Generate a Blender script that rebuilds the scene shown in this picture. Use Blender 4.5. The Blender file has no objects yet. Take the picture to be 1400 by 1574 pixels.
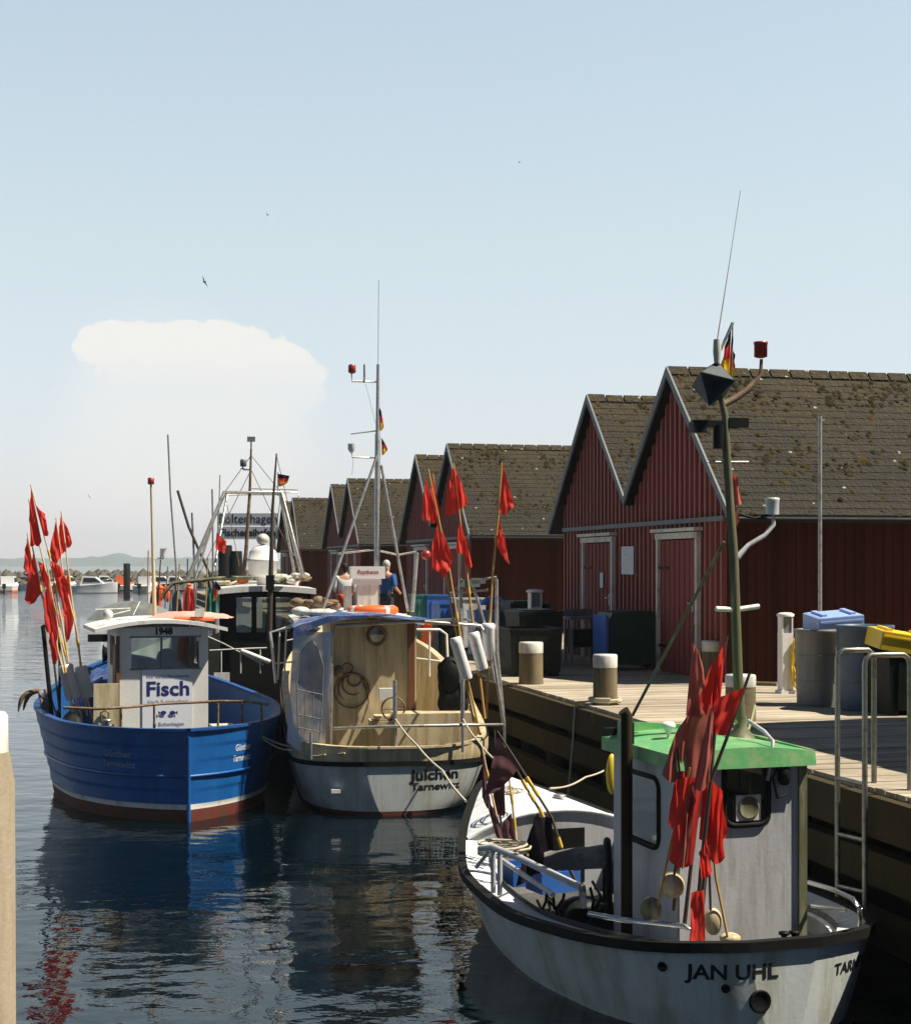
import bpy, bmesh, math, random
from mathutils import Vector, Matrix
from mathutils.bvhtree import BVHTree
from mathutils.noise import noise as pnoise
R = math.radians
random.seed(7)
S = bpy.context.scene
COL = S.collection

# ---------------------------------------------------------------- camera, world, sun
F = 2400.0            # focal length in photo pixels (photo 1400 wide)
EZ = 3.05             # eye height above the water
DZ = 1.40             # quay deck above the water
cam = bpy.data.cameras.new('camera'); cam_o = bpy.data.objects.new('camera', cam); COL.objects.link(cam_o)
cam.sensor_fit = 'HORIZONTAL'; cam.sensor_width = 36; cam.lens = F / 1400 * 36
cam.shift_y = 81 / 1400
cam.clip_start = 0.1; cam.clip_end = 20000
cam_o.location = (0, 0, EZ); cam_o.rotation_euler = (R(90), 0, 0)
S.camera = cam_o
S.render.resolution_x = 910; S.render.resolution_y = 1024

SUN_AZ = R(-9)       # direction towards the sun, counter-clockwise from +X
SUN_EL = R(57)
W = bpy.data.worlds.new('World'); S.world = W; W.use_nodes = True
nt = W.node_tree; nt.nodes.clear()
def N(t, k, **kw):
    n = t.nodes.new(k)
    for a, b in kw.items(): setattr(n, a, b)
    return n
def math_n(t, op, a, b=None, c=None, clamp=False):
    n = t.nodes.new('ShaderNodeMath'); n.operation = op; n.use_clamp = clamp
    for i, x in enumerate((a, b, c)):
        if x is None: continue
        if isinstance(x, (int, float)): n.inputs[i].default_value = x
        else: t.links.new(x, n.inputs[i])
    return n.outputs[0]
def mixc(t, f, a, b, bt='MIX'):
    n = t.nodes.new('ShaderNodeMix'); n.data_type = 'RGBA'; n.blend_type = bt
    for s, x in ((0, f), (6, a), (7, b)):
        if isinstance(x, (int, float)): n.inputs[s].default_value = x
        elif isinstance(x, tuple): n.inputs[s].default_value = (*x[:3], 1)
        else: t.links.new(x, n.inputs[s])
    return n.outputs[2]
def ramp(t, f, stops):
    n = t.nodes.new('ShaderNodeValToRGB'); el = n.color_ramp.elements
    while len(el) < len(stops): el.new(0.5)
    for e, (p, c) in zip(el, stops):
        e.position = p; e.color = (c, c, c, 1) if isinstance(c, (int, float)) else (*c, 1)
    t.links.new(f, n.inputs[0]); return n.outputs[0]

sky = N(nt, 'ShaderNodeTexSky'); sky.sky_type = 'NISHITA'; sky.sun_disc = False
sky.sun_elevation = SUN_EL
sky.sun_rotation = math.pi / 2 - SUN_AZ
sky.altitude = 0; sky.air_density = 1.6; sky.dust_density = 0.25; sky.ozone_density = 2.5
tc = N(nt, 'ShaderNodeTexCoord'); sep = N(nt, 'ShaderNodeSeparateXYZ'); nt.links.new(tc.outputs['Generated'], sep.inputs[0])
yy = math_n(nt, 'MAXIMUM', sep.outputs[1], 0.05)
cu = math_n(nt, 'DIVIDE', sep.outputs[0], yy); cv = math_n(nt, 'DIVIDE', sep.outputs[2], yy)
cmb = N(nt, 'ShaderNodeCombineXYZ'); nt.links.new(cu, cmb.inputs[0]); nt.links.new(cv, cmb.inputs[1])
nz = N(nt, 'ShaderNodeTexNoise'); nz.inputs['Scale'].default_value = 28; nz.inputs['Detail'].default_value = 7; nz.inputs['Roughness'].default_value = .58
nt.links.new(cmb.outputs[0], nz.inputs['Vector'])
nzb = N(nt, 'ShaderNodeTexNoise'); nzb.inputs['Scale'].default_value = 9; nzb.inputs['Detail'].default_value = 3
nt.links.new(cmb.outputs[0], nzb.inputs['Vector'])
def ell(cx, cy, rx, ry, sh=0.0):
    a = math_n(nt, 'SUBTRACT', cu, (cx - 700) / F); b = math_n(nt, 'SUBTRACT', cv, (868 - cy) / F)
    b = math_n(nt, 'MULTIPLY_ADD', a, sh, b)
    a = math_n(nt, 'DIVIDE', a, rx / F); b = math_n(nt, 'DIVIDE', b, ry / F)
    q = math_n(nt, 'ADD', math_n(nt, 'MULTIPLY', a, a), math_n(nt, 'MULTIPLY', b, b))
    return math_n(nt, 'SUBTRACT', 1.0, q)
def cl(e, w0, w1, namp, source=nz):
    v = math_n(nt, 'MULTIPLY_ADD', math_n(nt, 'SUBTRACT', source.outputs[0], 0.5), namp, e)
    m = N(nt, 'ShaderNodeMapRange'); m.interpolation_type = 'SMOOTHSTEP'
    nt.links.new(v, m.inputs[0]); m.inputs[1].default_value = w0; m.inputs[2].default_value = w1
    return m.outputs[0]
nzf = N(nt, 'ShaderNodeTexNoise'); nzf.inputs['Scale'].default_value = 75; nzf.inputs['Detail'].default_value = 6; nzf.inputs['Roughness'].default_value = .6; nt.links.new(cmb.outputs[0], nzf.inputs['Vector'])
an = math_n(nt, 'MAXIMUM', ell(300, 556, 175, 62, .06), ell(395, 575, 108, 52, .22))
an = math_n(nt, 'MAXIMUM', an, ell(190, 527, 82, 34, -.03)); an = math_n(nt, 'MAXIMUM', an, ell(430, 560, 72, 40, .3)); an = math_n(nt, 'MAXIMUM', an, ell(285, 528, 150, 36, -.02))
an = math_n(nt, 'MULTIPLY_ADD', math_n(nt, 'SUBTRACT', nz.outputs[0], .5), 1.3, an)
m1 = cl(an, -.06, .16, 1.5, nzf)
lo = N(nt, 'ShaderNodeMapRange'); lo.interpolation_type = 'SMOOTHSTEP'; nt.links.new(cv, lo.inputs[0]); lo.inputs[1].default_value = (868 - 615) / F; lo.inputs[2].default_value = (868 - 540) / F
m1 = math_n(nt, 'MULTIPLY', m1, math_n(nt, 'MULTIPLY_ADD', lo.outputs[0], .42, .6))
bil = math_n(nt, 'MULTIPLY_ADD', math_n(nt, 'ADD', nz.outputs[0], nzf.outputs[0]), .42, .58, clamp=True)
m1 = math_n(nt, 'MULTIPLY', m1, bil)
st = math_n(nt, 'MAXIMUM', ell(360, 620, 130, 95), ell(270, 670, 210, 190))
m2 = math_n(nt, 'MULTIPLY', cl(st, -.4, 1.0, 1.6, nzb), .68)
cm = math_n(nt, 'MAXIMUM', m1, m2)
cm = math_n(nt, 'MULTIPLY', cm, math_n(nt, 'GREATER_THAN', sep.outputs[1], 0.1))
gm = N(nt, 'ShaderNodeGamma'); gm.inputs[1].default_value = .55      # film-like compression of the sky's range
nt.links.new(sky.outputs[0], gm.inputs[0])
hs = N(nt, 'ShaderNodeHueSaturation'); hs.inputs['Saturation'].default_value = .88; nt.links.new(gm.outputs[0], hs.inputs['Color'])
el_ = N(nt, 'ShaderNodeMapRange'); nt.links.new(sep.outputs[2], el_.inputs[0]); el_.inputs[1].default_value = 0.0; el_.inputs[2].default_value = .2
skyb = mixc(nt, 1.0, hs.outputs[0], mixc(nt, el_.outputs[0], (1.26, 1.31, 1.68), (1.44, 1.46, 1.45)), 'MULTIPLY')
zen = N(nt, 'ShaderNodeMapRange'); zen.interpolation_type = 'SMOOTHSTEP'; nt.links.new(sep.outputs[2], zen.inputs[0]); zen.inputs[1].default_value = .34; zen.inputs[2].default_value = .58
skyb = mixc(nt, 1.0, skyb, mixc(nt, zen.outputs[0], (1, 1, 1), (.10, .14, .21)), 'MULTIPLY')   # the sky deepens towards the zenith
bk = N(nt, 'ShaderNodeMapRange'); bk.interpolation_type = 'SMOOTHSTEP'; nt.links.new(sep.outputs[1], bk.inputs[0]); bk.inputs[1].default_value = .35; bk.inputs[2].default_value = -.6
skyb = mixc(nt, 1.0, skyb, mixc(nt, bk.outputs[0], (1, 1, 1), (.22, .28, .38)), 'MULTIPLY')   # sky behind the camera dimmed and blued to cut the fill light
CLOUD = (4.15, 4.1, 3.95)
skyc = mixc(nt, cm, skyb, CLOUD)
bg = N(nt, 'ShaderNodeBackground'); bg.inputs[1].default_value = 0.13
out = N(nt, 'ShaderNodeOutputWorld'); nt.links.new(skyc, bg.inputs[0]); nt.links.new(bg.outputs[0], out.inputs[0])

sun = bpy.data.lights.new('sun', 'SUN'); sun.energy = 5.0; sun.angle = R(.5); sun.color = (1, .92, .78)
sun_o = bpy.data.objects.new('sun', sun); COL.objects.link(sun_o)
sd = Vector((math.cos(SUN_EL) * math.cos(SUN_AZ), math.cos(SUN_EL) * math.sin(SUN_AZ), math.sin(SUN_EL)))
sun_o.rotation_euler = sd.to_track_quat('Z', 'Y').to_euler(); sun_o.location = (30, 0, 40)

S.view_settings.view_transform = 'Standard'; S.view_settings.look = 'None'
S.view_settings.exposure = 0.78; S.view_settings.gamma = 1.0; S.view_settings.use_curve_mapping = False
S.render.engine = 'CYCLES'
S.cycles.max_bounces = 8; S.cycles.transparent_max_bounces = 12; S.cycles.volume_bounces = 0

# ---------------------------------------------------------------- placing helpers
def px(x, y, Y): return Vector(((x - 700) / F * Y, Y, EZ - (y - 868) / F * Y))
def pz(x, y, z): return px(x, y, (EZ - z) * F / (y - 868))
QA = R(12.8); QO = Vector((3.8, 21.8, 0))
LV = Vector((-math.sin(QA), math.cos(QA), 0)); RV = Vector((math.cos(QA), math.sin(QA), 0))
def Q(t, s, z=0): return QO + RV * t + LV * s + Vector((0, 0, z))

# ---------------------------------------------------------------- mesh builder
class MB:
    def __init__(self): self.v = []; self.f = []; self.m = []; self.s = []; self.mi = 0
    def add(self, vs, fs, smooth=False, mi=None):
        o = len(self.v); self.v += [Vector(a) for a in vs]
        for q in fs: self.f.append([o + i for i in q]); self.m.append(self.mi if mi is None else mi); self.s.append(smooth)
        return self
    def box(self, c, s, rz=0, M=None, taper=1.0):
        hx, hy, hz = s[0] / 2, s[1] / 2, s[2] / 2
        vs = [Vector((x * hx * (taper if z > 0 else 1), y * hy * (taper if z > 0 else 1), z * hz)) for z in (-1, 1) for x, y in ((-1, -1), (1, -1), (1, 1), (-1, 1))]
        T = Matrix.Translation(c) @ (M if M is not None else Matrix.Rotation(rz, 4, 'Z'))
        return self.add([T @ v for v in vs], [(0, 3, 2, 1), (4, 5, 6, 7), (0, 1, 5, 4), (1, 2, 6, 5), (2, 3, 7, 6), (3, 0, 4, 7)])
    def tube(self, pts, r, n=8, closed=False, caps=True, flat=1.0):
        pts = [Vector(p) for p in pts]; k = len(pts)
        rs = r if isinstance(r, (list, tuple)) else [r] * k
        rings = []; up0 = None
        for i, p in enumerate(pts):
            a = pts[(i - 1) % k] if (closed or i > 0) else p; b = pts[(i + 1) % k] if (closed or i < k - 1) else p
            d = (b - a); d = d.normalized() if d.length > 1e-9 else Vector((0, 0, 1))
            if up0 is None:
                ref = Vector((0, 0, 1)) if abs(d.z) < .9 else Vector((0, 1, 0))
                e1 = d.cross(ref).normalized()
            else:
                e1 = (up0 - d * up0.dot(d)); e1 = e1.normalized() if e1.length > 1e-6 else d.orthogonal().normalized()
            up0 = e1; e2 = d.cross(e1).normalized()
            rings.append([p + (e1 * math.cos(2 * math.pi * j / n) + e2 * flat * math.sin(2 * math.pi * j / n)) * rs[i] for j in range(n)])
        vs = [v for rg in rings for v in rg]; fs = []
        for i in range(k if closed else k - 1):
            for j in range(n):
                a = i * n + j; b = i * n + (j + 1) % n; i2 = ((i + 1) % k) * n
                fs.append((a, b, i2 + (j + 1) % n, i2 + j))
        self.add(vs, fs, True)
        if caps and not closed:
            self.add(rings[0], [tuple(range(n))[::-1]]); self.add(rings[-1], [tuple(range(n))])
        return self
    def lathe(self, prof, c=(0, 0, 0), n=20, M=None, caps=True, sx=1.0):
        T = Matrix.Translation(c) @ (M if M is not None else Matrix())
        vs = []; fs = []; k = len(prof)
        for (r, z) in prof:
            for j in range(n):
                a = 2 * math.pi * j / n; vs.append(T @ Vector((r * math.cos(a) * sx, r * math.sin(a), z)))
        for i in range(k - 1):
            for j in range(n): fs.append((i * n + j, i * n + (j + 1) % n, (i + 1) * n + (j + 1) % n, (i + 1) * n + j))
        self.add(vs, fs, True)
        if caps:
            if prof[0][0] > 1e-4: self.add(vs[:n], [tuple(range(n))[::-1]])
            if prof[-1][0] > 1e-4: self.add(vs[-n:], [tuple(range(n))])
        return self
    def ball(self, c, r, n=12, sc=(1, 1, 1)):
        prof = [(math.sin(math.pi * i / n) , -math.cos(math.pi * i / n)) for i in range(n + 1)]
        vs = []; fs = []; m = n * 2
        for (q, z) in prof:
            for j in range(m):
                a = 2 * math.pi * j / m; vs.append(Vector(c) + Vector((q * math.cos(a) * r * sc[0], q * math.sin(a) * r * sc[1], z * r * sc[2])))
        for i in range(n):
            for j in range(m): fs.append((i * m + j, i * m + (j + 1) % m, (i + 1) * m + (j + 1) % m, (i + 1) * m + j))
        return self.add(vs, fs, True)
    def prism(self, poly, axis, d):           # polygon points (3d) extruded by vector d
        poly = [Vector(p) for p in poly]; d = Vector(d); n = len(poly)
        self.add(poly + [p + d for p in poly], [tuple(range(n))[::-1], tuple(range(n, 2 * n))] + [(i, (i + 1) % n, n + (i + 1) % n, n + i) for i in range(n)])
        return self
    def grid(self, fn, nu, nv, smooth=True, mirow=None):
        vs = [fn(i / nu, j / nv) for i in range(nu + 1) for j in range(nv + 1)]
        for i in range(nu):
            pass
        o = len(self.v); self.v += [Vector(a) for a in vs]
        for i in range(nu):
            for j in range(nv):
                a = o + i * (nv + 1) + j
                self.f.append([a, a + nv + 1, a + nv + 2, a + 1]); self.s.append(smooth)
                self.m.append(mirow(i / nu, j / nv) if mirow else self.mi)
        return self
    def sweep(self, pts, w, h, closed=False):  # flat rectangular section, w horizontal, h vertical (up from the point)
        pts = [Vector(p) for p in pts]; k = len(pts); vs = []; fs = []
        for i, p in enumerate(pts):
            a = pts[(i - 1) % k] if (closed or i) else p; b = pts[(i + 1) % k] if (closed or i < k - 1) else p
            d = (b - a); d.z = 0; d = d.normalized() if d.length > 1e-9 else Vector((1, 0, 0)); sd_ = Vector((d.y, -d.x, 0)) * w / 2
            vs += [p - sd_, p + sd_, p + sd_ + Vector((0, 0, h)), p - sd_ + Vector((0, 0, h))]
        for i in range(k if closed else k - 1):
            a = 4 * i; b = 4 * ((i + 1) % k)
            for j in range(4): fs.append((a + j, a + (j + 1) % 4, b + (j + 1) % 4, b + j))
        self.add(vs, fs)
        if not closed: self.add(vs[:4], [(3, 2, 1, 0)]); self.add(vs[-4:], [(0, 1, 2, 3)])
        return self
    def mesh(self, name, mats):
        me = bpy.data.meshes.new(name); me.from_pydata([tuple(v) for v in self.v], [], self.f)
        for m in (mats if isinstance(mats, (list, tuple)) else [mats]): me.materials.append(m)
        for p, mi, s in zip(me.polygons, self.m, self.s): p.material_index = mi; p.use_smooth = s
        bm = bmesh.new(); bm.from_mesh(me); bmesh.ops.recalc_face_normals(bm, faces=bm.faces); bm.to_mesh(me); bm.free()
        me.update(); return me

def fix(o):
    if o.get('_M') is None: return Matrix()
def world_matrix(o):
    m = Matrix()
    while o is not None:
        m = (Matrix.Translation(o.location) @ o.rotation_euler.to_matrix().to_4x4()) @ m; o = o.parent
    return m
def tag(o, label=None, cat=None, group=None, kind=None):
    if label: o['label'] = label
    if cat: o['category'] = cat
    if group: o['group'] = group
    if kind: o['kind'] = kind
    return o
def thing(name, label, cat, loc=(0, 0, 0), rz=0, group=None, kind=None):
    o = bpy.data.objects.new(name, None); COL.objects.link(o); o.location = loc; o.rotation_euler = (0, 0, rz)
    o.empty_display_size = .2
    return tag(o, label, cat, group, kind)
def part(name, mb, mat, parent=None, world=False, label=None, kind=None):
    if world and parent is not None:
        inv = world_matrix(parent).inverted(); mb.v = [inv @ v for v in mb.v]
    o = bpy.data.objects.new(name, mb.mesh(name, mat)); COL.objects.link(o); o.parent = parent
    return tag(o, label, kind=kind)
def solo(name, mb, mat, label, cat, loc=None, group=None, kind=None):   # one-mesh thing, geometry in world space
    if loc is None:
        n = len(mb.v); loc = Vector((sum(v.x for v in mb.v) / n, sum(v.y for v in mb.v) / n, min(v.z for v in mb.v)))
    loc = Vector(loc); mb.v = [v - loc for v in mb.v]
    o = bpy.data.objects.new(name, mb.mesh(name, mat)); COL.objects.link(o); o.location = loc
    return tag(o, label, cat, group, kind)
def dup(o, parent=None):
    c = o.copy(); COL.objects.link(c); c.parent = parent
    for ch in list(o.children): dup(ch, c)
    return c

# ---------------------------------------------------------------- materials
def base(name):
    m = bpy.data.materials.new(name); m.use_nodes = True; t = m.node_tree
    return m, t, t.nodes['Principled BSDF']
def objc(t, sc=(1, 1, 1)):
    c = t.nodes.new('ShaderNodeTexCoord'); mp = t.nodes.new('ShaderNodeMapping'); t.links.new(c.outputs['Object'], mp.inputs[0])
    mp.inputs['Scale'].default_value = sc; return mp.outputs[0]
def noise_n(t, vec, sc, det=4, ro=.6):
    n = t.nodes.new('ShaderNodeTexNoise'); n.inputs['Scale'].default_value = sc; n.inputs['Detail'].default_value = det; n.inputs['Roughness'].default_value = ro
    t.links.new(vec, n.inputs['Vector']); return n.outputs[0]
def mk(name, col, rough=.55, metal=0.0, var=.18, vs=3.0, dirt=None, da=.35, ds=4.0, streak=False, bump=.15, bs=25.0, trans=0.0, coat=0.0):
    m, t, b = base(name); v = objc(t)
    n1 = noise_n(t, v, vs, 6)
    k = math_n(t, 'MULTIPLY_ADD', n1, 2 * var, 1 - var)
    c = mixc(t, 1.0, tuple(col), k, 'MULTIPLY')
    if dirt is not None:
        dv = objc(t, (1, 1, .12)) if streak else v
        n2 = noise_n(t, dv, ds, 7, .7)
        f = ramp(t, n2, [(max(0, .62 - da * .45), 0), (min(1, .8 - da * .3), 1)])
        f = math_n(t, 'MULTIPLY', f, .85)
        c = mixc(t, f, c, dirt)
    t.links.new(c, b.inputs['Base Color'])
    r = math_n(t, 'MULTIPLY_ADD', noise_n(t, v, vs * 3, 3), .3, rough - .15, clamp=True); t.links.new(r, b.inputs['Roughness'])
    b.inputs['Metallic'].default_value = metal
    if coat: b.inputs['Coat Weight'].default_value = coat
    if max(col) < .05 or rough >= .8: b.inputs['Specular IOR Level'].default_value = .15
    if bump:
        bp = t.nodes.new('ShaderNodeBump'); bp.inputs['Strength'].default_value = bump; bp.inputs['Distance'].default_value = .01
        t.links.new(noise_n(t, v, bs, 5), bp.inputs['Height']); t.links.new(bp.outputs[0], b.inputs['Normal'])
    if trans:
        out = t.nodes['Material Output']; tl = t.nodes.new('ShaderNodeBsdfTranslucent'); t.links.new(c, tl.inputs[0])
        mx = t.nodes.new('ShaderNodeMixShader'); mx.inputs[0].default_value = trans
        t.links.new(b.outputs[0], mx.inputs[1]); t.links.new(tl.outputs[0], mx.inputs[2]); t.links.new(mx.outputs[0], out.inputs[0])
    return m
def planks(name, col, axis, width, col2=None, var=.35, grain=(30, 30, 2.5), rough=.8, dirt=None):
    m, t, b = base(name); v = objc(t); sp = t.nodes.new('ShaderNodeSeparateXYZ'); t.links.new(v, sp.inputs[0])
    fl = math_n(t, 'FLOOR', math_n(t, 'DIVIDE', sp.outputs[axis], width))
    wn = t.nodes.new('ShaderNodeTexWhiteNoise'); wn.noise_dimensions = '1D'; t.links.new(fl, wn.inputs['W'])
    g = noise_n(t, objc(t, grain), 1.0, 5, .65)
    k = math_n(t, 'MULTIPLY_ADD', wn.outputs[0], var, 1 - var * .5)
    k = math_n(t, 'MULTIPLY', k, math_n(t, 'MULTIPLY_ADD', g, .6, .7))
    c = mixc(t, 1.0, tuple(col), k, 'MULTIPLY')
    if dirt:
        f = ramp(t, noise_n(t, v, 1.3, 6, .65), [(.45, 0), (.68, .8)]); c = mixc(t, f, c, dirt)
    t.links.new(c, b.inputs['Base Color']); b.inputs['Roughness'].default_value = rough; b.inputs['Specular IOR Level'].default_value = .15
    bp = t.nodes.new('ShaderNodeBump'); bp.inputs['Strength'].default_value = .35; bp.inputs['Distance'].default_value = .01
    t.links.new(g, bp.inputs['Height']); t.links.new(bp.outputs[0], b.inputs['Normal'])
    return m

MT = {}
MT['white'] = mk('white_paint', (.72, .71, .67), .45, dirt=(.35, .27, .17), da=.2, ds=5, streak=True)
MT['dirty_white'] = mk('weathered_white_paint', (.62, .62, .58), .5, dirt=(.28, .24, .15), da=.4, ds=6, streak=True, var=.22)
MT['cream'] = mk('cream_paint', (.58, .49, .31), .5, dirt=(.26, .19, .09), da=.42, ds=7, streak=True, var=.22)
MT['grey_paint'] = mk('grey_paint', (.42, .43, .45), .5, dirt=(.22, .19, .13), da=.3, ds=5, streak=True)
MT['hull_white'] = mk('hull_white', (.50, .53, .52), .38, dirt=(.26, .24, .13), da=.38, ds=3.5, streak=True, var=.2, vs=2)
MT['hull_blue'] = mk('hull_blue', (.006, .088, .30), .4, dirt=(.012, .13, .38), da=.35, ds=3, streak=True, var=.3, vs=4, bump=.3)
MT['in_blue'] = mk('inner_blue', (.008, .07, .24), .5, dirt=(.01, .05, .15), da=.4, ds=5, var=.3)
MT['red_bottom'] = mk('red_antifouling', (.13, .022, .013), .7, dirt=(.06, .06, .03), da=.4, var=.3)
MT['green'] = mk('green_roof_paint', (.10, .34, .12), .45, dirt=(.34, .42, .2), da=.36, ds=3.5, var=.25)
MT['black'] = mk('black_paint', (.006, .007, .006), .6, var=.3)
MT['rubber'] = mk('rubber', (.010, .010, .009), .7, var=.3)
MT['steel'] = mk('galvanised_steel', (.46, .46, .44), .42, .75, dirt=(.22, .13, .06), da=.3, ds=14)
MT['chrome'] = mk('stainless_steel', (.55, .55, .53), .28, .95, var=.08)
MT['rust'] = mk('rusty_steel', (.15, .085, .045), .75, .2, dirt=(.30, .26, .16), da=.4, ds=9, var=.4)
MT['olive'] = mk('mast_paint', (.12, .12, .06), .6, .1, dirt=(.36, .35, .25), da=.3, ds=8, streak=True, var=.35)
MT['ochre'] = mk('ochre_band', (.62, .38, .04), .6)
MT['bamboo'] = mk('bamboo', (.46, .27, .07), .55, var=.3, vs=12)
MT['bamboo_pale'] = mk('pale_bamboo', (.62, .47, .27), .55, var=.3, vs=12)
MT['pole_dark'] = mk('dark_pole', (.06, .045, .035), .55, var=.4)
MT['flag_red'] = mk('red_flag_cloth', (.74, .04, .024), .75, dirt=(.55, .06, .05), da=.3, ds=7, var=.22, vs=9, trans=.42, bump=.1)
MT['flag_faded'] = mk('faded_flag_cloth', (.46, .13, .10), .8, var=.2, vs=8, trans=.3, dirt=(.3, .1, .08), da=.35)
MT['flag_black'] = mk('black_flag_cloth', (.012, .009, .012), .8, var=.3, trans=.1)
MT['flag_maroon'] = mk('maroon_flag_cloth', (.12, .055, .06), .8, var=.3, trans=.3)
MT['gold'] = mk('gold_cloth', (.75, .42, .03), .8, trans=.3)
MT['float'] = mk('white_foam', (.78, .77, .75), .6, dirt=(.4, .36, .28), da=.12, ds=9)
MT['orange'] = mk('orange_vinyl', (.78, .13, .025), .45, var=.12)
MT['tarp'] = mk('blue_tarpaulin', (.035, .07, .22), .6, var=.3, bump=.4, bs=14, dirt=(.3, .32, .42), da=.3)
MT['rope'] = mk('pale_rope', (.50, .44, .33), .85, var=.3, vs=30, bump=.6, bs=120)
MT['rope_green'] = mk('green_rope', (.25, .27, .14), .85, var=.3, vs=30)
MT['yellow'] = mk('yellow_plastic', (.80, .56, .03), .45, var=.15)
MT['blue_plastic'] = mk('blue_plastic', (.03, .12, .42), .45, var=.2)
MT['lilac_plastic'] = mk('pale_blue_plastic', (.30, .42, .72), .4, var=.12)
MT['teal'] = mk('teal_plastic', (.02, .16, .14), .5, var=.2)
MT['grey_tub'] = mk('grey_plastic', (.17, .19, .19), .5, var=.2, dirt=(.09, .08, .05), da=.4, streak=True)
MT['slate_tub'] = mk('slate_blue_plastic', (.06, .10, .16), .5, var=.2, dirt=(.03, .03, .03), da=.3)
MT['black_tub'] = mk('black_plastic', (.008, .011, .009), .45, var=.3)
MT['green_bin'] = mk('green_container', (.014, .045, .028), .5, var=.3)
MT['brown'] = mk('brown_wood', (.16, .06, .02), .6, var=.3)
MT['post'] = mk('mooring_post_wood', (.20, .16, .095), .85, dirt=(.06, .055, .03), da=.45, ds=5, streak=True, var=.35, bump=.5)
MT['beam'] = mk('quay_timber', (.055, .042, .018), .85, dirt=(.04, .035, .018), da=.5, ds=3, var=.5, bump=.6, bs=18)
MT['pile'] = mk('wet_piling', (.014, .013, .008), .6, var=.5, bump=.5)
MT['trim'] = mk('blue_grey_trim', (.105, .125, .14), .6, var=.25)
MT['frame'] = mk('white_door_frame', (.58, .56, .50), .6, dirt=(.25, .2, .14), da=.3)
MT['paper'] = mk('paper', (.72, .73, .74), .8, var=.06, vs=18, dirt=(.5, .52, .58), da=.4, ds=22)
MT['skin'] = mk('skin', (.55, .28, .18), .55, var=.08)
MT['hair_dark'] = mk('dark_hair', (.03, .018, .012), .6)
MT['hair_grey'] = mk('grey_hair', (.42, .40, .37), .6)
MT['shirt_white'] = mk('white_shirt', (.74, .73, .71), .8, var=.08)
MT['shirt_blue'] = mk('blue_shirt', (.03, .10, .28), .8, var=.1)
MT['cloth_red'] = mk('red_trousers', (.5, .06, .03), .8)
MT['cloth_dark'] = mk('dark_trousers', (.03, .035, .045), .8)
MT['deck_white'] = mk('white_deck', (.66, .68, .70), .5, dirt=(.36, .35, .30), da=.3, ds=8)
MT['deck_dark'] = mk('dark_deck', (.07, .07, .07), .7, var=.4, dirt=(.03, .03, .02), da=.5)
MT['rock'] = mk('breakwater_rock', (.10, .09, .07), .9, var=.5, vs=.5, bump=.4, bs=3)
MT['far_land'] = mk('far_shore_land', (.05, .08, .05), .9, var=.3, vs=.01)
MT['sign'] = mk('grey_blue_sign', (.58, .64, .68), .4, var=.05)
MT['ink'] = mk('black_lettering', (.015, .015, .018), .5, var=.1, bump=0)
MT['ink_navy'] = mk('navy_lettering', (.012, .02, .14), .5, var=.1, bump=0)
MT['ink_grey'] = mk('grey_lettering', (.22, .25, .32), .5, var=.1, bump=0)
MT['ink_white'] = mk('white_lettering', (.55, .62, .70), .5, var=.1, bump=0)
MT['ink_shade_tint'] = mk('shade_tinted_lettering', (.16, .24, .34), .5, var=.1, bump=0)  # white boat name with the shade of its hull side mixed into the colour
MT['red_lamp'] = mk('red_lantern', (.32, .03, .02), .35)
MT['clear_lamp'] = mk('clear_lantern', (.55, .58, .58), .25, var=.1)
MT['plastic_white'] = mk('white_gelcoat', (.74, .74, .72), .35, var=.06)
MT['moss'] = mk('moss_clumps', (.024, .019, .008), .95, var=.6, vs=2.5, dirt=(.085, .060, .018), da=.35, ds=3)
def glass_mat(name, tint, alpha):
    m, t, b = base(name); o = t.nodes['Material Output']
    g = t.nodes.new('ShaderNodeBsdfGlossy'); g.inputs['Roughness'].default_value = .04; g.inputs['Color'].default_value = (.9, .95, 1, 1)
    tr = t.nodes.new('ShaderNodeBsdfTransparent'); tr.inputs[0].default_value = (*tint, 1)
    fr = t.nodes.new('ShaderNodeFresnel'); fr.inputs[0].default_value = 1.5
    mx = t.nodes.new('ShaderNodeMixShader'); t.links.new(math_n(t, 'ADD', fr.outputs[0], alpha, clamp=True), mx.inputs[0])
    t.links.new(tr.outputs[0], mx.inputs[1]); t.links.new(g.outputs[0], mx.inputs[2]); t.links.new(mx.outputs[0], o.inputs[0]); return m
MT['glass'] = glass_mat('window_glass', (.55, .6, .58), .08)
# cloudy clear plastic curtain
m, t, b = base('clear_vinyl'); o_ = t.nodes['Material Output']
n_ = noise_n(t, objc(t), 5, 5)
b.inputs['Base Color'].default_value = (.62, .62, .68, 1); b.inputs['Roughness'].default_value = .3
tr = t.nodes.new('ShaderNodeBsdfTransparent'); mx = t.nodes.new('ShaderNodeMixShader')
t.links.new(ramp(t, n_, [(.3, .84), (.62, .99)]), mx.inputs[0]); t.links.new(tr.outputs[0], mx.inputs[1]); t.links.new(b.outputs[0], mx.inputs[2]); t.links.new(mx.outputs[0], o_.inputs[0])
MT['vinyl'] = m
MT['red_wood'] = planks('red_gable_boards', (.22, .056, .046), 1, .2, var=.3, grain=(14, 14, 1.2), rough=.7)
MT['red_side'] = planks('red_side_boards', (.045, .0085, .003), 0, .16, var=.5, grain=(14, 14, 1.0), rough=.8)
MT['sun_tinted_rib'] = mk('sun_tinted_red_rib', (.30, .095, .08), .7, var=.3, vs=5, dirt=(.16, .04, .03), da=.4, ds=3, streak=True)  # lighter red: grazing sunlight on the ribs put into the colour
MT['ladder'] = mk('dull_tube_steel', (.30, .29, .25), .38, .85, dirt=(.12, .09, .05), da=.3, ds=12)
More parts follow.
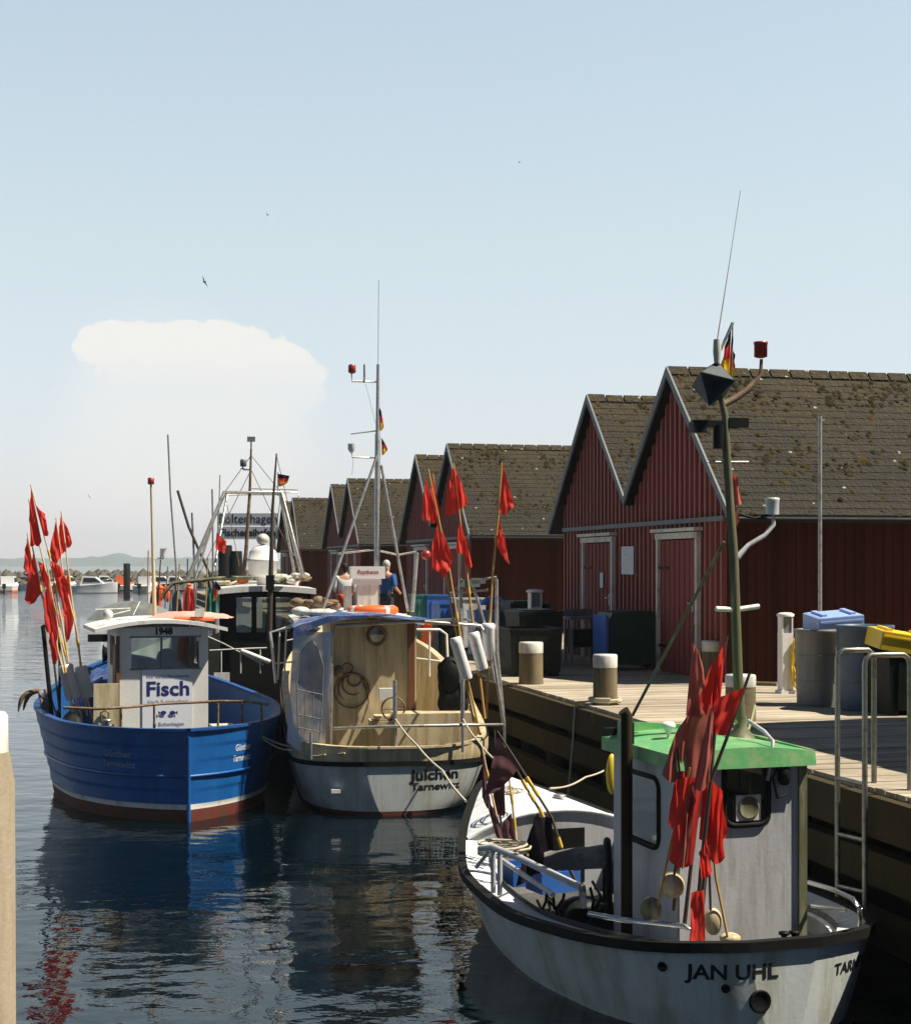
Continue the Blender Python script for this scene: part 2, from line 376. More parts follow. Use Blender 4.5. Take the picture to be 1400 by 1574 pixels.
MT['deck'] = planks('quay_planks', (.40, .345, .265), 1, .15, var=.5, grain=(2.5, 40, 20), rough=.85, dirt=(.24, .20, .145))
# roof: weathered shingles with moss and lichen specks
m, t, b = base('mossy_shingles'); v = objc(t)
sp = t.nodes.new('ShaderNodeSeparateXYZ'); t.links.new(v, sp.inputs[0])
br = t.nodes.new('ShaderNodeTexBrick'); cb = t.nodes.new('ShaderNodeCombineXYZ'); t.links.new(sp.outputs[0], cb.inputs[0]); t.links.new(sp.outputs[2], cb.inputs[1]); t.links.new(cb.outputs[0], br.inputs[0])
br.inputs['Scale'].default_value = 1; br.inputs['Brick Width'].default_value = .33; br.inputs['Row Height'].default_value = .105; br.inputs['Mortar Size'].default_value = .006
br.inputs['Color1'].default_value = (.036, .029, .018, 1); br.inputs['Color2'].default_value = (.024, .019, .012, 1); br.inputs['Mortar'].default_value = (.016, .013, .008, 1)
n1 = noise_n(t, v, .9, 6, .65); n2 = noise_n(t, v, 5.5, 6, .7); n3 = noise_n(t, v, 17, 4, .6)
topk = N(t, 'ShaderNodeMapRange'); t.links.new(sp.outputs[2], topk.inputs[0]); topk.inputs[1].default_value = 2.2; topk.inputs[2].default_value = 4.7
f = math_n(t, 'ADD', math_n(t, 'MULTIPLY', n2, .75), math_n(t, 'MULTIPLY', topk.outputs[0], .22))
f = ramp(t, f, [(.46, 0), (.60, .9)])
c = mixc(t, f, br.outputs[0], (.048, .033, .011))
f2 = ramp(t, math_n(t, 'MULTIPLY_ADD', n1, .5, math_n(t, 'MULTIPLY', n3, .5)), [(.50, 0), (.58, .8)])
c = mixc(t, f2, c, (.018, .018, .010))
f3 = ramp(t, math_n(t, 'MULTIPLY_ADD', topk.outputs[0], .18, math_n(t, 'MULTIPLY', n3, .72)), [(.56, 0), (.64, .5)])
c = mixc(t, f3, c, (.13, .105, .065))
vo = t.nodes.new('ShaderNodeTexVoronoi'); vo.inputs['Scale'].default_value = 3.2; t.links.new(v, vo.inputs['Vector'])
f4 = ramp(t, vo.outputs['Distance'], [(.07, .85), (.1, 0)]); c = mixc(t, f4, c, (.36, .36, .29))
t.links.new(c, b.inputs['Base Color']); b.inputs['Roughness'].default_value = .95
bp = t.nodes.new('ShaderNodeBump'); bp.inputs['Strength'].default_value = 1.0; bp.inputs['Distance'].default_value = .06
t.links.new(n3, bp.inputs['Height']); t.links.new(bp.outputs[0], b.inputs['Normal']); MT['roof'] = m
# water
m, t, b = base('harbour_water'); v = objc(t)
b.inputs['Base Color'].default_value = (.0008, .004, .006, 1); b.inputs['Specular Tint'].default_value = (.38, .66, .88, 1); b.inputs['Roughness'].default_value = .02; b.inputs['IOR'].default_value = 1.33
w1 = noise_n(t, objc(t, (1, 1.5, 1)), 1.1, 2, .5); w2 = noise_n(t, objc(t, (1, 1.3, 1)), 3.6, 3, .55); w3 = noise_n(t, v, 12, 2, .5)
h = math_n(t, 'ADD', math_n(t, 'MULTIPLY', w1, .024), math_n(t, 'ADD', math_n(t, 'MULTIPLY', w2, .0055), math_n(t, 'MULTIPLY', w3, .0004)))
wsp = t.nodes.new('ShaderNodeSeparateXYZ'); t.links.new(v, wsp.inputs[0])
wr = N(t, 'ShaderNodeMapRange'); t.links.new(wsp.outputs[1], wr.inputs[0]); wr.inputs[1].default_value = 26; wr.inputs[2].default_value = 70; wr.inputs[3].default_value = .85; wr.inputs[4].default_value = 3.2
pat = math_n(t, 'MULTIPLY_ADD', ramp(t, noise_n(t, objc(t, (.25, .5, 1)), 1.0, 3, .5), [(.35, 0), (.65, 1)]), .7, .7)     # calm and ruffled patches
h = math_n(t, 'MULTIPLY', h, math_n(t, 'MULTIPLY', wr.outputs[0], pat))
bp = t.nodes.new('ShaderNodeBump'); bp.inputs['Strength'].default_value = 1.0; bp.inputs['Distance'].default_value = 1.0
t.links.new(h, bp.inputs['Height']); t.links.new(bp.outputs[0], b.inputs['Normal']); MT['water'] = m

# ---------------------------------------------------------------- text
def text_mesh(s, size, bold=0.0, align='CENTER', sx=1.0):
    cu_ = bpy.data.curves.new('t', 'FONT'); cu_.body = s; cu_.size = size; cu_.align_x = align; cu_.offset = bold
    cu_.resolution_u = 3
    o = bpy.data.objects.new('t', cu_); COL.objects.link(o)
    dg = bpy.context.evaluated_depsgraph_get(); dg.update()
    me = bpy.data.meshes.new_from_object(o.evaluated_get(dg))
    vs = [Vector((v.co.x * sx, v.co.y, 0)) for v in me.vertices]; fs = [tuple(p.vertices) for p in me.polygons]
    bpy.data.objects.remove(o); bpy.data.curves.remove(cu_)
    bm = bmesh.new(); bm.from_mesh(me); bmesh.ops.triangulate(bm, faces=bm.faces)
    for _ in range(3):
        le = [e for e in bm.edges if e.calc_length() > max(.02, size * .18)]
        if not le: break
        bmesh.ops.subdivide_edges(bm, edges=le, cuts=1); bmesh.ops.triangulate(bm, faces=bm.faces)
    bm.verts.index_update(); vs = [Vector((v.co.x * sx, v.co.y, 0)) for v in bm.verts]; fs = [tuple(v.index for v in f.verts) for f in bm.faces]
    bm.free(); bpy.data.meshes.remove(me)
    return vs, fs
def text_flat(mb, s, size, org, xd, yd, bold=0.0, align='CENTER', lift=.004, sx=1.0):
    vs, fs = text_mesh(s, size, bold, align, sx); xd = Vector(xd).normalized(); yd = Vector(yd).normalized(); nn = xd.cross(yd)
    mb.add([Vector(org) + xd * v.x + yd * v.y + nn * lift for v in vs], fs)
def text_onto(mb, s, size, org, xd, yd, bvh, ray, bold=0.0, lift=.006, sx=1.0):
    vs, fs = text_mesh(s, size, bold, 'CENTER', sx); xd = Vector(xd).normalized(); yd = Vector(yd).normalized(); ray = Vector(ray).normalized(); o = []
    for v in vs:
        p = Vector(org) + xd * v.x + yd * v.y
        h = bvh.ray_cast(p - ray * 3, ray)
        o.append((h[0] - ray * lift) if h[0] is not None else p)
    mb.add(o, fs)
# ================================================================ SETTING
# water: one sheet to the horizon, finer near the boats
mb = MB(); xs = [-9000, -600, -60, 20, 60, 600, 9000]; ys = [-60, 0, 60, 300, 1500, 9000]
mb.grid(lambda u, v: Vector((xs[round(u * 6)], ys[round(v * 5)], 0)), 6, 5, False)
wo = part('water', mb, MT['water']); tag(wo, kind='structure')

# far shore
mb = MB()
def shore(u, v):
    X = -1500 + u * 2300; Y = 3000 + v * 260
    h = (12 + 3 * pnoise(Vector((X * .0022, 3.1, 0))) + 3.5 * pnoise(Vector((X * .02, 1, v * 3))) + 2 * pnoise(Vector((X * .07, 5, v * 5))))
    cx = (165 - 700) / F * 3000; h += 7 * math.exp(-((X - cx) / 17) ** 2) + 2.5 * math.exp(-((X - cx + 45) / 22) ** 2)
    e = math.sin(math.pi * min(1, v * 1.1)) ** .5 if 0 < v < .9 else 0
    return Vector((X, Y, max(0, h) * e * 1.25 - .5))
mb.grid(shore, 420, 8); o = part('hills', mb, MT['far_land']); tag(o, kind='structure')

# breakwater: core + boulders
mb = MB()
bx0, bx1 = -120, 10
mb.grid(lambda u, v: Vector((bx0 + u * (bx1 - bx0), 206 + v * 9, (1.7 * math.sin(math.pi * v)) ** 1 + .3 * pnoise(Vector((u * 90, v * 3, 0))))), 120, 6)
random.seed(3)
for i in range(1500):
    v = random.random(); x = random.uniform(bx0, bx1); z = 1.75 * math.sin(math.pi * v) + random.uniform(-.1, .15); r = random.uniform(.5, 1.1)
    c = Vector((x, 206 + v * 8, z)); pts = []
    for a, b_, c_ in ((1, 0, 0), (-1, 0, 0), (0, 1, 0), (0, -1, 0), (0, 0, 1), (0, 0, -1)):
        pts.append(c + Vector((a, b_, c_ * .7)) * r * random.uniform(.7, 1.2))
    mb.add(pts, [(0, 2, 4), (2, 1, 4), (1, 3, 4), (3, 0, 4), (2, 0, 5), (1, 2, 5), (3, 1, 5), (0, 3, 5)])
o = part('breakwater_rocks', mb, MT['rock']); tag(o, 'grey boulder breakwater across the harbour behind the moored motorboats', 'rocks', kind='stuff')

# ---------------------------------------------------------------- quay
QT = -2.95
quay = thing('quay', 'timber fishing quay with plank deck', 'quay', Q(0, 0), QA, kind='structure')
mb = MB(); s = -16.0
random.seed(5)
while s < 78:
    dz = random.uniform(-.004, .004)
    mb.box((QT / 2 + 6, s + .0715, DZ - .03 + dz), (12 - QT + random.uniform(-.02, .02), .143, .06)); s += .15
part('deck', mb, MT['deck'], quay)
mb = MB()
s = -16
while s < 78:
    l = 4.2
    mb.box((QT - .05 + random.uniform(-.012, .012), s + l / 2, DZ - .19), (.12, l - .03, .3))
    mb.box((QT + .10, s + l / 2, DZ - .62), (.14, l - .02, .26)); mb.box((QT + .12, s + l / 2 + 1, DZ - 1.08), (.14, l - .02, .24))
    s += l
part('edge_beam', mb, MT['beam'], quay)
mb = MB(); mb.box((QT + .95, 31, .3), (.2, 94, 2.0)); part('back_wall', mb, MT['pile'], quay)
for i in range(34):
    s = -15 + i * 2.4
    mb = MB(); mb.lathe([(.16, -1), (.15, DZ - .08)], (QT + .3, s, 0), 12); part('piling', mb, MT['pile'], quay)

# ---------------------------------------------------------------- sheds
AP = 4.60; SL = .95; H1, H2 = 1.90, 5.88; SEND = 7.78; DEPTH = 10.5
def rz_at(s): return AP - SL * min(abs(s - H1), abs(s - H2))
def make_shed():
    r = thing('wooden_shed', 'x', 'shed', Q(0, 0, DZ), QA, 'red twin gabled fishermen sheds along the quay')
    mb = MB()     # gable wall with batten profile: trapezoid ribs
    n = int(SEND / .2)
    xsn = []
    for i in range(n + 1):
        s0 = i * .2
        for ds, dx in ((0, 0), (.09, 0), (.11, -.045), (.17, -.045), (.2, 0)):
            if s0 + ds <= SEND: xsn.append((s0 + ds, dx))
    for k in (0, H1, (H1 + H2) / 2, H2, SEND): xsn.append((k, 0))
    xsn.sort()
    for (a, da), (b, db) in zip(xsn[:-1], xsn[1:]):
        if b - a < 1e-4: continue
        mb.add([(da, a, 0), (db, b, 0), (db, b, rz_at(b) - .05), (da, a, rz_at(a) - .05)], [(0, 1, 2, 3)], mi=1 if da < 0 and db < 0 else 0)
    part('gable_wall', mb, [MT['red_wood'], MT['sun_tinted_rib']], r)
    mb = MB()
    for yy_, sg in ((0, -1), (SEND, 1)):
        x = 0.0
        while x < DEPTH:
            w = .15
            mb.add([(x, yy_, 0), (x + w, yy_, 0), (x + w, yy_, 2.6), (x, yy_, 2.6)], [(0, 1, 2, 3)])
            mb.box((x, yy_ + sg * .008, 1.2), (.035, .016, 2.4)); x += w
    mb.add([(DEPTH, 0, 0), (DEPTH, SEND, 0), (DEPTH, SEND, 2.6), (DEPTH, H2, 4.5), (DEPTH, (H1 + H2) / 2, 2.7), (DEPTH, H1, 4.5), (DEPTH, 0, 2.6)], [tuple(range(7))])
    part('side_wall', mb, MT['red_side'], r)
    mid = (H1 + H2) / 2
    for ap, (e0, e1) in ((H1, (-.50, mid)), (H2, (mid, SEND + .5))):
        mb = MB()
        for e in (e0, e1):
            ln = abs(e - ap); k = max(4, int(ln / .112)); sg = 1 if e > ap else -1
            for i in range(k):
                a = ap + sg * ln * i / k; b = ap + sg * ln * (i + 1) / k
                za = AP - SL * abs(a - ap); zb = AP - SL * abs(b - ap)
                lo = .013
                mb.add([(-.17, a, za), (DEPTH + .3, a, za), (DEPTH + .3, b, zb + lo), (-.17, b, zb + lo)], [(0, 1, 2, 3)])
                mb.add([(-.17, b, zb + lo), (DEPTH + .3, b, zb + lo), (DEPTH + .3, b, zb - .012), (-.17, b, zb - .012)], [(0, 1, 2, 3)])
            # underside
            ze = AP - SL * ln
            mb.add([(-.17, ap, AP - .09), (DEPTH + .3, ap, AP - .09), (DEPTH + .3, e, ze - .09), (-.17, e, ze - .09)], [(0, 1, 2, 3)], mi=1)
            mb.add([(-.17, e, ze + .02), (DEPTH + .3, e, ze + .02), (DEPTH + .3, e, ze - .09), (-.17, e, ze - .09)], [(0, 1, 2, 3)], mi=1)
        x = -.17
        while x < DEPTH:
            mb.prism([(x, ap - .12, AP - .075), (x, ap, AP + .055 + random.uniform(-.006, .006)), (x, ap + .12, AP - .075)], 0, (.3, 0, 0)); x += .33
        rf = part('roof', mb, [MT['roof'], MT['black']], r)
        # moss clumps sitting on the shingles
        mm = MB(); random.seed(11)
        for i in range(2600):
            e = e0 if random.random() < .75 else e1
            q = random.random() ** 1.35; x = random.uniform(-.13, 6 if random.random() < .8 else DEPTH); y = ap + (e - ap) * q
            if pnoise(Vector((x * 1.1, y * 1.6, 2))) + .5 * pnoise(Vector((x * 3.1, y * 4, 5))) < -.02 + .28 * q and random.random() < .86: continue
            z = AP - SL * abs(y - ap) + .01; rr = random.uniform(.014, .055) * (1.5 if random.random() < .12 else 1)
            n_ = Vector((0, SL * (1 if e > ap else -1), 1)).normalized(); t1 = Vector((1, 0, 0)); t2 = n_.cross(t1)
            c = Vector((x, y, z)); pts = []
            for j in range(6):
                a = j * math.pi / 3 + random.random() * .5; k_ = rr * random.uniform(.7, 1.3); pts.append(c + t1 * math.cos(a) * k_ + t2 * math.sin(a) * k_)
            pts.append(c + n_ * rr * random.uniform(.6, 1.1) + t1 * random.uniform(-.3, .3) * rr)
            mm.add(pts, [(j, (j + 1) % 6, 6) for j in range(6)], True)
        part('moss', mm, MT['moss'], rf, kind='stuff')
        for e in (e0, e1):
            ze = AP - SL * abs(e - ap); mb = MB(); x0 = -.205
            mb.prism([(x0, ap, AP + .05), (x0, e, ze + .05), (x0, e, ze - .09), (x0, ap, AP - .10)], 0, (.032, 0, 0))
            part('bargeboard', mb, MT['trim'], r)
    mb = MB(); mb.box((-.05, SEND / 2, 2.3), (.05, SEND, .07)); part('belt_trim', mb, MT['trim'], r)
    for yc, w in ((1.75, 1.55), (5.6, 1.55)):
        d = MB(); k = int(w / .1)
        for i in range(k): d.box((-.045 - (.012 if i % 2 else 0), yc - w / 2 + (i + .5) * w / k, 1.02), (.03, w / k, 2.0))
        do = part('door', d, MT['red_wood'], r)
        f_ = MB()
        f_.box((-.075, yc - w / 2 - .04, 1.02), (.07, .08, 2.04)); f_.box((-.075, yc + w / 2 + .04, 1.02), (.07, .08, 2.04)); f_.box((-.08, yc, 2.085), (.08, w + .2, .09)); f_.box((-.11, yc, 2.17), (.14, w + .3, .05))
        part('door_frame', f_, MT['frame'], do)
        h_ = MB(); h_.box((-.085, yc - w / 2 + .12, 1.05), (.02, .04, .18)); h_.tube([(-.12, yc - w / 2 + .12, 1.08), (-.12, yc - w / 2 + .24, 1.08)], .012, 6); part('handle', h_, MT['steel'], do)
        for zz in (.4, 1.6): h_ = MB(); h_.box((-.085, yc + w / 2 - .2, zz), (.012, .4, .04)); part('hinge', h_, MT['black'], do)
    mb = MB(); mb.tube([(-.15, -.52, 2.27), (DEPTH, -.52, 2.27)], .04, 8); part('gutter', mb, MT['black'], r)
    return r
shed = make_shed()
shed['label'] = 'nearest red twin-gabled shed with two white-framed doors and a notice between them'
for s0, lab in ((15.4, 'second red twin-gabled shed, behind the red marker flags of the cream boat'),
                (31.4, 'third red twin-gabled shed, behind the tall mast of the cream boat'),
                (47.4, 'farthest red shed, just right of the harbour name sign')):
    c = dup(shed); c.location = Q(0, s0, DZ); c['label'] = lab
mb = MB(); mb.box(Q(-.06, 4.08, DZ + 1.72), (.012, .60, .46), QA); part('notice', mb, MT['paper'], shed, world=True, label='pale map poster on the gable wall')
mb = MB(); mb.box(Q(-.09, 5.36, DZ + 1.38), (.01, .16, .26), QA); part('notice', mb, MT['paper'], shed, world=True, label='small paper note on the left door')

sb = thing('storage_building', 'dark red boarded store beyond the right edge of the photo, shading the deck', 'building', Q(0, -6.35, DZ), QA)
mb = MB(); k = 0
while k < 60: mb.box((.0, -k * .16 - .08, 1.67), (.03 + .02 * (k % 2), .15, 3.34)); k += 1
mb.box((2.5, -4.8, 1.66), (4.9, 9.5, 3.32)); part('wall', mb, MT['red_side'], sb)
mb = MB(); mb.prism([(-.3, .15, 3.40), (2.5, .15, 4.8), (5.3, .15, 3.40), (5.3, .15, 3.28), (2.5, .15, 4.68), (-.3, .15, 3.28)], 0, (0, -9.9, 0)); part('roof', mb, MT['roof'], sb)
mb = MB(); mb.box((-.05, -3, 1.0), (.06, 1.0, 2.0)); dd = part('door', mb, MT['frame'], sb); mb = MB(); mb.box((-.1, -2.6, 1.05), (.04, .1, .03)); part('handle', mb, MT['steel'], dd)
before_boats = {o.name for o in COL.objects}; UNIT = .8714; EZ = EZ / UNIT
# ================================================================ BOATS
class Hull:
    """st rows: (y, half beam at sheer, sheer z, half beam at waterline, keel z); y forward"""
    def __init__(self, st, n=56, flare=1.3, strakes=0, amp=.0):
        self.st = st; self.flare = flare; self.strakes = strakes; self.amp = amp
        y0, y1 = st[0][0], st[-1][0]
        self.ys = [y0 + (y1 - y0) * (.5 - .5 * math.cos(math.pi * i / n)) for i in range(n + 1)]
    def at(self, y):
        st = self.st
        y = min(max(y, st[0][0]), st[-1][0])
        for i in range(len(st) - 1):
            if y <= st[i + 1][0] + 1e-9: break
        a, b = st[i], st[i + 1]; p = st[i - 1] if i else None; q = st[i + 2] if i + 2 < len(st) else None
        h = b[0] - a[0]; t = (y - a[0]) / h; out = []
        for k in range(1, 5):
            d = (b[k] - a[k]) / h
            def lim(d1, d2): return 0 if d1 * d2 <= 0 else 2 * d1 * d2 / (d1 + d2)
            ma = lim(d, (a[k] - p[k]) / (a[0] - p[0])) if p else d * 1.3 if k in (1, 3) and abs(a[k]) < .2 else d
            mbb = lim(d, (q[k] - b[k]) / (q[0] - b[0])) if q else d
            out.append((2 * t ** 3 - 3 * t * t + 1) * a[k] + (t ** 3 - 2 * t * t + t) * h * ma + (-2 * t ** 3 + 3 * t * t) * b[k] + (t ** 3 - t * t) * h * mbb)
        return out
    def hb(self, y, z):
        hb, zs, hw, zk = self.at(y); hb = max(hb, 0); hw = max(hw, 0)
        if z >= 0: 
            r = hw + (hb - hw) * min(1.2, max(0, z / zs)) ** self.flare
            if self.strakes: 
                f = (z / zs * self.strakes) % 1.0; r += self.amp * (1 - f) * min(1, hb * 3)
            return r
        return hw * math.sqrt(max(0, 1 - (z / zk) ** 2))
    def band(self, mb, zl, zh, nz=10, off=0.0, both=True):
        for sg in (-1, 1):
            def fn(u, v):
                y = self.ys[round(u * (len(self.ys) - 1))]
                a = zl(y) if callable(zl) else zl; b = zh(y) if callable(zh) else zh
                z = a + (b - a) * v; return Vector((sg * max(0, self.hb(y, z) + off), y, z))
            mb.grid(fn, len(self.ys) - 1, nz)
            for end in (self.ys[0], self.ys[-1]):        # close transom
                a = zl(end) if callable(zl) else zl; b = zh(end) if callable(zh) else zh
                if self.hb(end, b) > .02:
                    vs = []; fs = []
                    for i in range(nz + 1):
                        z = a + (b - a) * i / nz; vs += [Vector((0, end, z)), Vector((sg * (self.hb(end, z) + off), end, z))]
                    for i in range(nz): fs.append((2 * i, 2 * i + 1, 2 * i + 3, 2 * i + 2))
                    mb.add(vs, fs)
        return mb
    def zs(self, y): return self.at(y)[1]
    def outline(self, off=0.0, dz=0.0, y0=None, y1=None):
        L_ = []; Rr = []
        for y in self.ys:
            if y0 is not None and y < y0: continue
            if y1 is not None and y > y1: continue
            hb, zs, _, _ = self.at(y); L_.append(Vector((-max(0, hb + off), y, zs + dz))); Rr.append(Vector((max(0, hb + off), y, zs + dz)))
        return L_, Rr
    def deckm(self, mb, z, y0, y1, off=-.05, nx=2):
        ys = [y for y in self.ys if y0 <= y <= y1]
        if ys[0] > y0: ys = [y0] + ys
        if ys[-1] < y1: ys.append(y1)
        zf = z if callable(z) else (lambda y: z)
        n = len(ys) - 1
        mb.grid(lambda u, v: Vector(((2 * v - 1) * max(0, self.hb(ys[round(u * n)], min(zf(ys[round(u * n)]), self.zs(ys[round(u * n)]) )) + off), ys[round(u * n)], zf(ys[round(u * n)]) + .03 * (1 - (2 * v - 1) ** 2))), n, nx if nx > 2 else 4)
        return mb
    def bvh(self, zl, nz):
        mb = MB(); self.band(mb, zl, self.zs, nz); return BVHTree.FromPolygons(mb.v, mb.f)
    def inner(self, mb, zd, th=.06):
        for sg in (-1, 1):
            def fn(u, v):
                y = self.ys[round(u * (len(self.ys) - 1))]; b = self.zs(y); a = min(zd, b); z = a + (b - a) * v
                return Vector((sg * max(0, self.hb(y, z) - th), y, z))
            mb.grid(fn, len(self.ys) - 1, 5)
        return mb

def boat(name, label, ox, oy, th):
    r = thing(name, label, 'fishing boat', (ox, oy, 0), R(th)); return r
def loc_a(r, x, y, a):        # pixel -> local point on the plane 'along = a'
    th = r.rotation_euler.z; c, s = math.cos(th), math.sin(th); k = (x - 700) / F
    bx = r.location.x - s * a; by = r.location.y + c * a
    l = (k * by - bx) / (c - k * s); Y = by + s * l
    return Vector((l, a, EZ - (y - 868) / F * Y))
def loc_l(r, x, y, l):        # pixel -> local point on the plane 'lateral = l'
    th = r.rotation_euler.z; c, s = math.cos(th), math.sin(th); k = (x - 700) / F
    bx = r.location.x + c * l; by = r.location.y + s * l
    a = (bx - k * by) / (s + k * c); Y = by + c * a
    return Vector((l, a, EZ - (y - 868) / F * Y))
def loc_z(r, x, y, z): return world_matrix(r).inverted() @ pz(x, y, z)
def wl(r, p): return world_matrix(r) @ Vector(p)

GER = None
def flag_mats(): return [MT['flag_black'], MT['flag_red'], MT['gold']]
def cloth(mb, A, B, C, D, amp=.03, waves=2.5, seed=0, nu=12, nv=10, bands=0, n=None):
    """hoist A(top)-B(bottom), fly D(top)-C(bottom)"""
    A, B, C, D = map(Vector, (A, B, C, D))
    if n is None:
        n = (D - A).cross(B - A); n = n.normalized() if n.length > 1e-6 else Vector((0, 1, 0))
    def fn(u, v):
        p = (A * (1 - u) + D * u) * (1 - v) + (B * (1 - u) + C * u) * v
        w = math.sin((u * waves + .35 * v + seed) * 2 * math.pi) * .6 + pnoise(Vector((u * 3 + seed * 5, v * 2.5, seed))) * 1.2
        q = pnoise(Vector((u * 2.2, v * 3.3 + seed * 3, 7 + seed)))
        return p + n * amp * w * min(1, u * 3 + .05) + Vector((.35 * amp * q * u, 0, -.5 * amp * abs(q) * u - .07 * (A - B).length * math.sin(math.pi * u) * v))
    mb.grid(fn, nu, nv, True, (lambda u, v: min(2, int((v + .001) * 3))) if bands else None)
    return mb

# ---------------------------------------------------------------- A. blue boat
th = math.degrees(math.atan2(.31, .95))
A = boat('fishing_boat', 'blue clinker fishing boat with white wheelhouse, fish sale sign and red marker flags', -3.71 * 21.2 / 22 - .05, 21.2, th)
ha = Hull([(0, .0, 1.24, .0, -.6), (.28, .66, 1.24, .44, -.62), (.86, 1.2, 1.24, .98, -.66), (1.8, 1.62, 1.25, 1.38, -.7), (3.3, 1.84, 1.31, 1.55, -.75), (5.0, 1.55, 1.44, 1.25, -.75), (6.5, .92, 1.64, .62, -.6), (7.3, .36, 1.8, .16, -.4), (7.6, .0, 1.86, .0, -.3)], flare=1.15, strakes=6, amp=.016)
part('hull', ha.band(MB(), .235, lambda y: ha.zs(y), 40), MT['hull_blue'], A)
part('boot_stripe', ha.band(MB(), .165, .236, 2, .004), MT['white'], A)
part('bottom', ha.band(MB(), -.5, .165, 8), MT['red_bottom'], A)
part('inner_hull', ha.inner(MB(), .5), MT['in_blue'], A)
part('deck', ha.deckm(MB(), .52, .1, 7.5), MT['deck_dark'], A)
mb = MB(); L1, R1 = ha.outline(-.03, -.005); pts = L1[1:] + R1[::-1][1:]
mb.sweep([p for p in L1], .1, .035); mb.sweep([p for p in R1], .1, .035); part('gunwale', mb, MT['in_blue'], A)
mb = MB()
for z in (.62,):
    for sg in (-1, 1): mb.tube([Vector((sg * (ha.hb(y, z) + .015), y, z)) for y in ha.ys], .022, 6)
mb.tube([(0, -.02, -.4), (0, -.025, 1.16)], .028, 6); part('rubbing_strake', mb, MT['hull_blue'], A)
bv = ha.bvh(.235, 40)
mb = MB()
o = loc_l(A, 230, 1163, -1.0); wp = A.matrix_world
xdl = (Vector((-.86, -.5, 0)).normalized()); 
def hull_text(mb, hull, bv, lines, a_c, sg, zc, size, gap, bold, sx=1.0):
    """write lines on hull side sg at along a_c, height zc"""
    e = .25; p0 = Vector((sg * hull.hb(a_c - e, zc), a_c - e, 0)); p1 = Vector((sg * hull.hb(a_c + e, zc), a_c + e, 0))
    xd = (p1 - p0).normalized() * (1 if sg > 0 else -1); out_ = Vector((xd.y, -xd.x, 0))
    c = Vector((sg * hull.hb(a_c, zc), a_c, zc))
    for i, s in enumerate(lines):
        text_onto(mb, s, size, c + Vector((0, 0, -i * gap)) + out_ * .1, xd, (0, 0, 1), bv, -out_, bold, .005, sx)
hull_text(mb, ha, bv, ['Günther', 'Tarnewitz'], .55, -1, .86, .125, .145, .003, 1.15); part('boat_name', mb, MT['ink_shade_tint'], A, label='boat name in shade-tinted grey on the shaded side')
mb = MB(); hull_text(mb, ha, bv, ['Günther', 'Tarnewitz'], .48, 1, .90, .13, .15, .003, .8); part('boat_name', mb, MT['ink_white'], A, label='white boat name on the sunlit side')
# wheelhouse
fa = 2.35
c0 = loc_a(A, 181, 965, fa); c1 = loc_a(A, 320, 965, fa); zt = c0.z
xl, xr = c0.x, c1.x; xm = (xl + xr) / 2; w = xr - xl
def frame_wall(mb, p, xd, h0, h1, wd, holes, t=.04):
    """vertical wall from point p along xd, width wd, z h0..h1, rectangular holes (u0,u1,z0,z1)"""
    xd = Vector(xd).normalized(); nn = Vector((-xd.y, xd.x, 0)) * t
    us = sorted({0, wd, *[u for h in holes for u in h[:2]]}); zs_ = sorted({h0, h1, *[z for h in holes for z in h[2:]]})
    for u0, u1 in zip(us[:-1], us[1:]):
        for z0, z1 in zip(zs_[:-1], zs_[1:]):
            uc, zc = (u0 + u1) / 2, (z0 + z1) / 2
            if any(h[0] < uc < h[1] and h[2] < zc < h[3] for h in holes): continue
            P0 = Vector(p) + xd * u0; P1 = Vector(p) + xd * u1
            mb.prism([Vector((P0.x, P0.y, z0)), Vector((P1.x, P1.y, z0)), Vector((P1.x, P1.y, z1)), Vector((P0.x, P0.y, z1))], 0, nn)
wh = MB()
wz0, wz1 = loc_a(A, 250, 1027, fa).z, loc_a(A, 250, 980, fa).z
u0, u1 = loc_a(A, 202, 1000, fa).x - xl, loc_a(A, 306, 1000, fa).x - xl
frame_wall(wh, (xl, fa, 0), (1, 0, 0), .5, zt, w, [(u0, u1, wz0, wz1)])
dp = 1.55
frame_wall(wh, (xr, fa + .002, 0), (0, 1, 0), .5, zt - .002, dp, [(.4, 1.15, wz0, wz1)], .04)
frame_wall(wh, (xl, fa + dp, 0), (0, -1, 0), .5, zt - .002, dp - .002, [(.35, 1.1, wz0, wz1)], .04)
frame_wall(wh, (xr - .05, fa + dp, 0), (-1, 0, 0), .5, zt - .004, w - .1, [(.3, w - .4, wz0, wz1)], .04)
part('wheelhouse', wh, MT['white'], A)
mb = MB(); mb.box((xl + .0, fa - .01, (zt + .9) / 2 - .05), (.05, .05, zt - 1.05)); mb.box((xl - .015, fa + .25, 1.5), (.03, .4, 1.6)); part('door', mb, MT['brown'], A)
mb = MB(); mb.box((xl + (u0 + u1) / 2, fa + .02, (wz0 + wz1) / 2), (u1 - u0, .008, wz1 - wz0)); g = part('window', mb, MT['glass'], A)
mb = MB(); mb.box((xl + (u0 + u1) / 2 - .06, fa - .004, (wz0 + wz1) / 2), (.03, .02, wz1 - wz0))
mb.box((xl + (u0 + u1) / 2, fa - .004, wz1 + .01), (u1 - u0 + .05, .02, .025)); mb.box((xl + (u0 + u1) / 2, fa - .004, wz0 - .012), (u1 - u0 + .05, .02, .025)); part('frame', mb, MT['grey_tub'], g)
mb = MB(); mb.box((xm, fa + .5, wz0 - .05), (w - .1, .8, .04)); mb.lathe([(.16, 0), (.16, .015)], (xm + .1, fa + .35, wz0 + .12), 20, Matrix.Rotation(R(70), 4, 'X')); mb.box((xm - .25, fa + .4, wz0 + .06), (.2, .2, .16)); part('console', mb, MT['brown'], A)
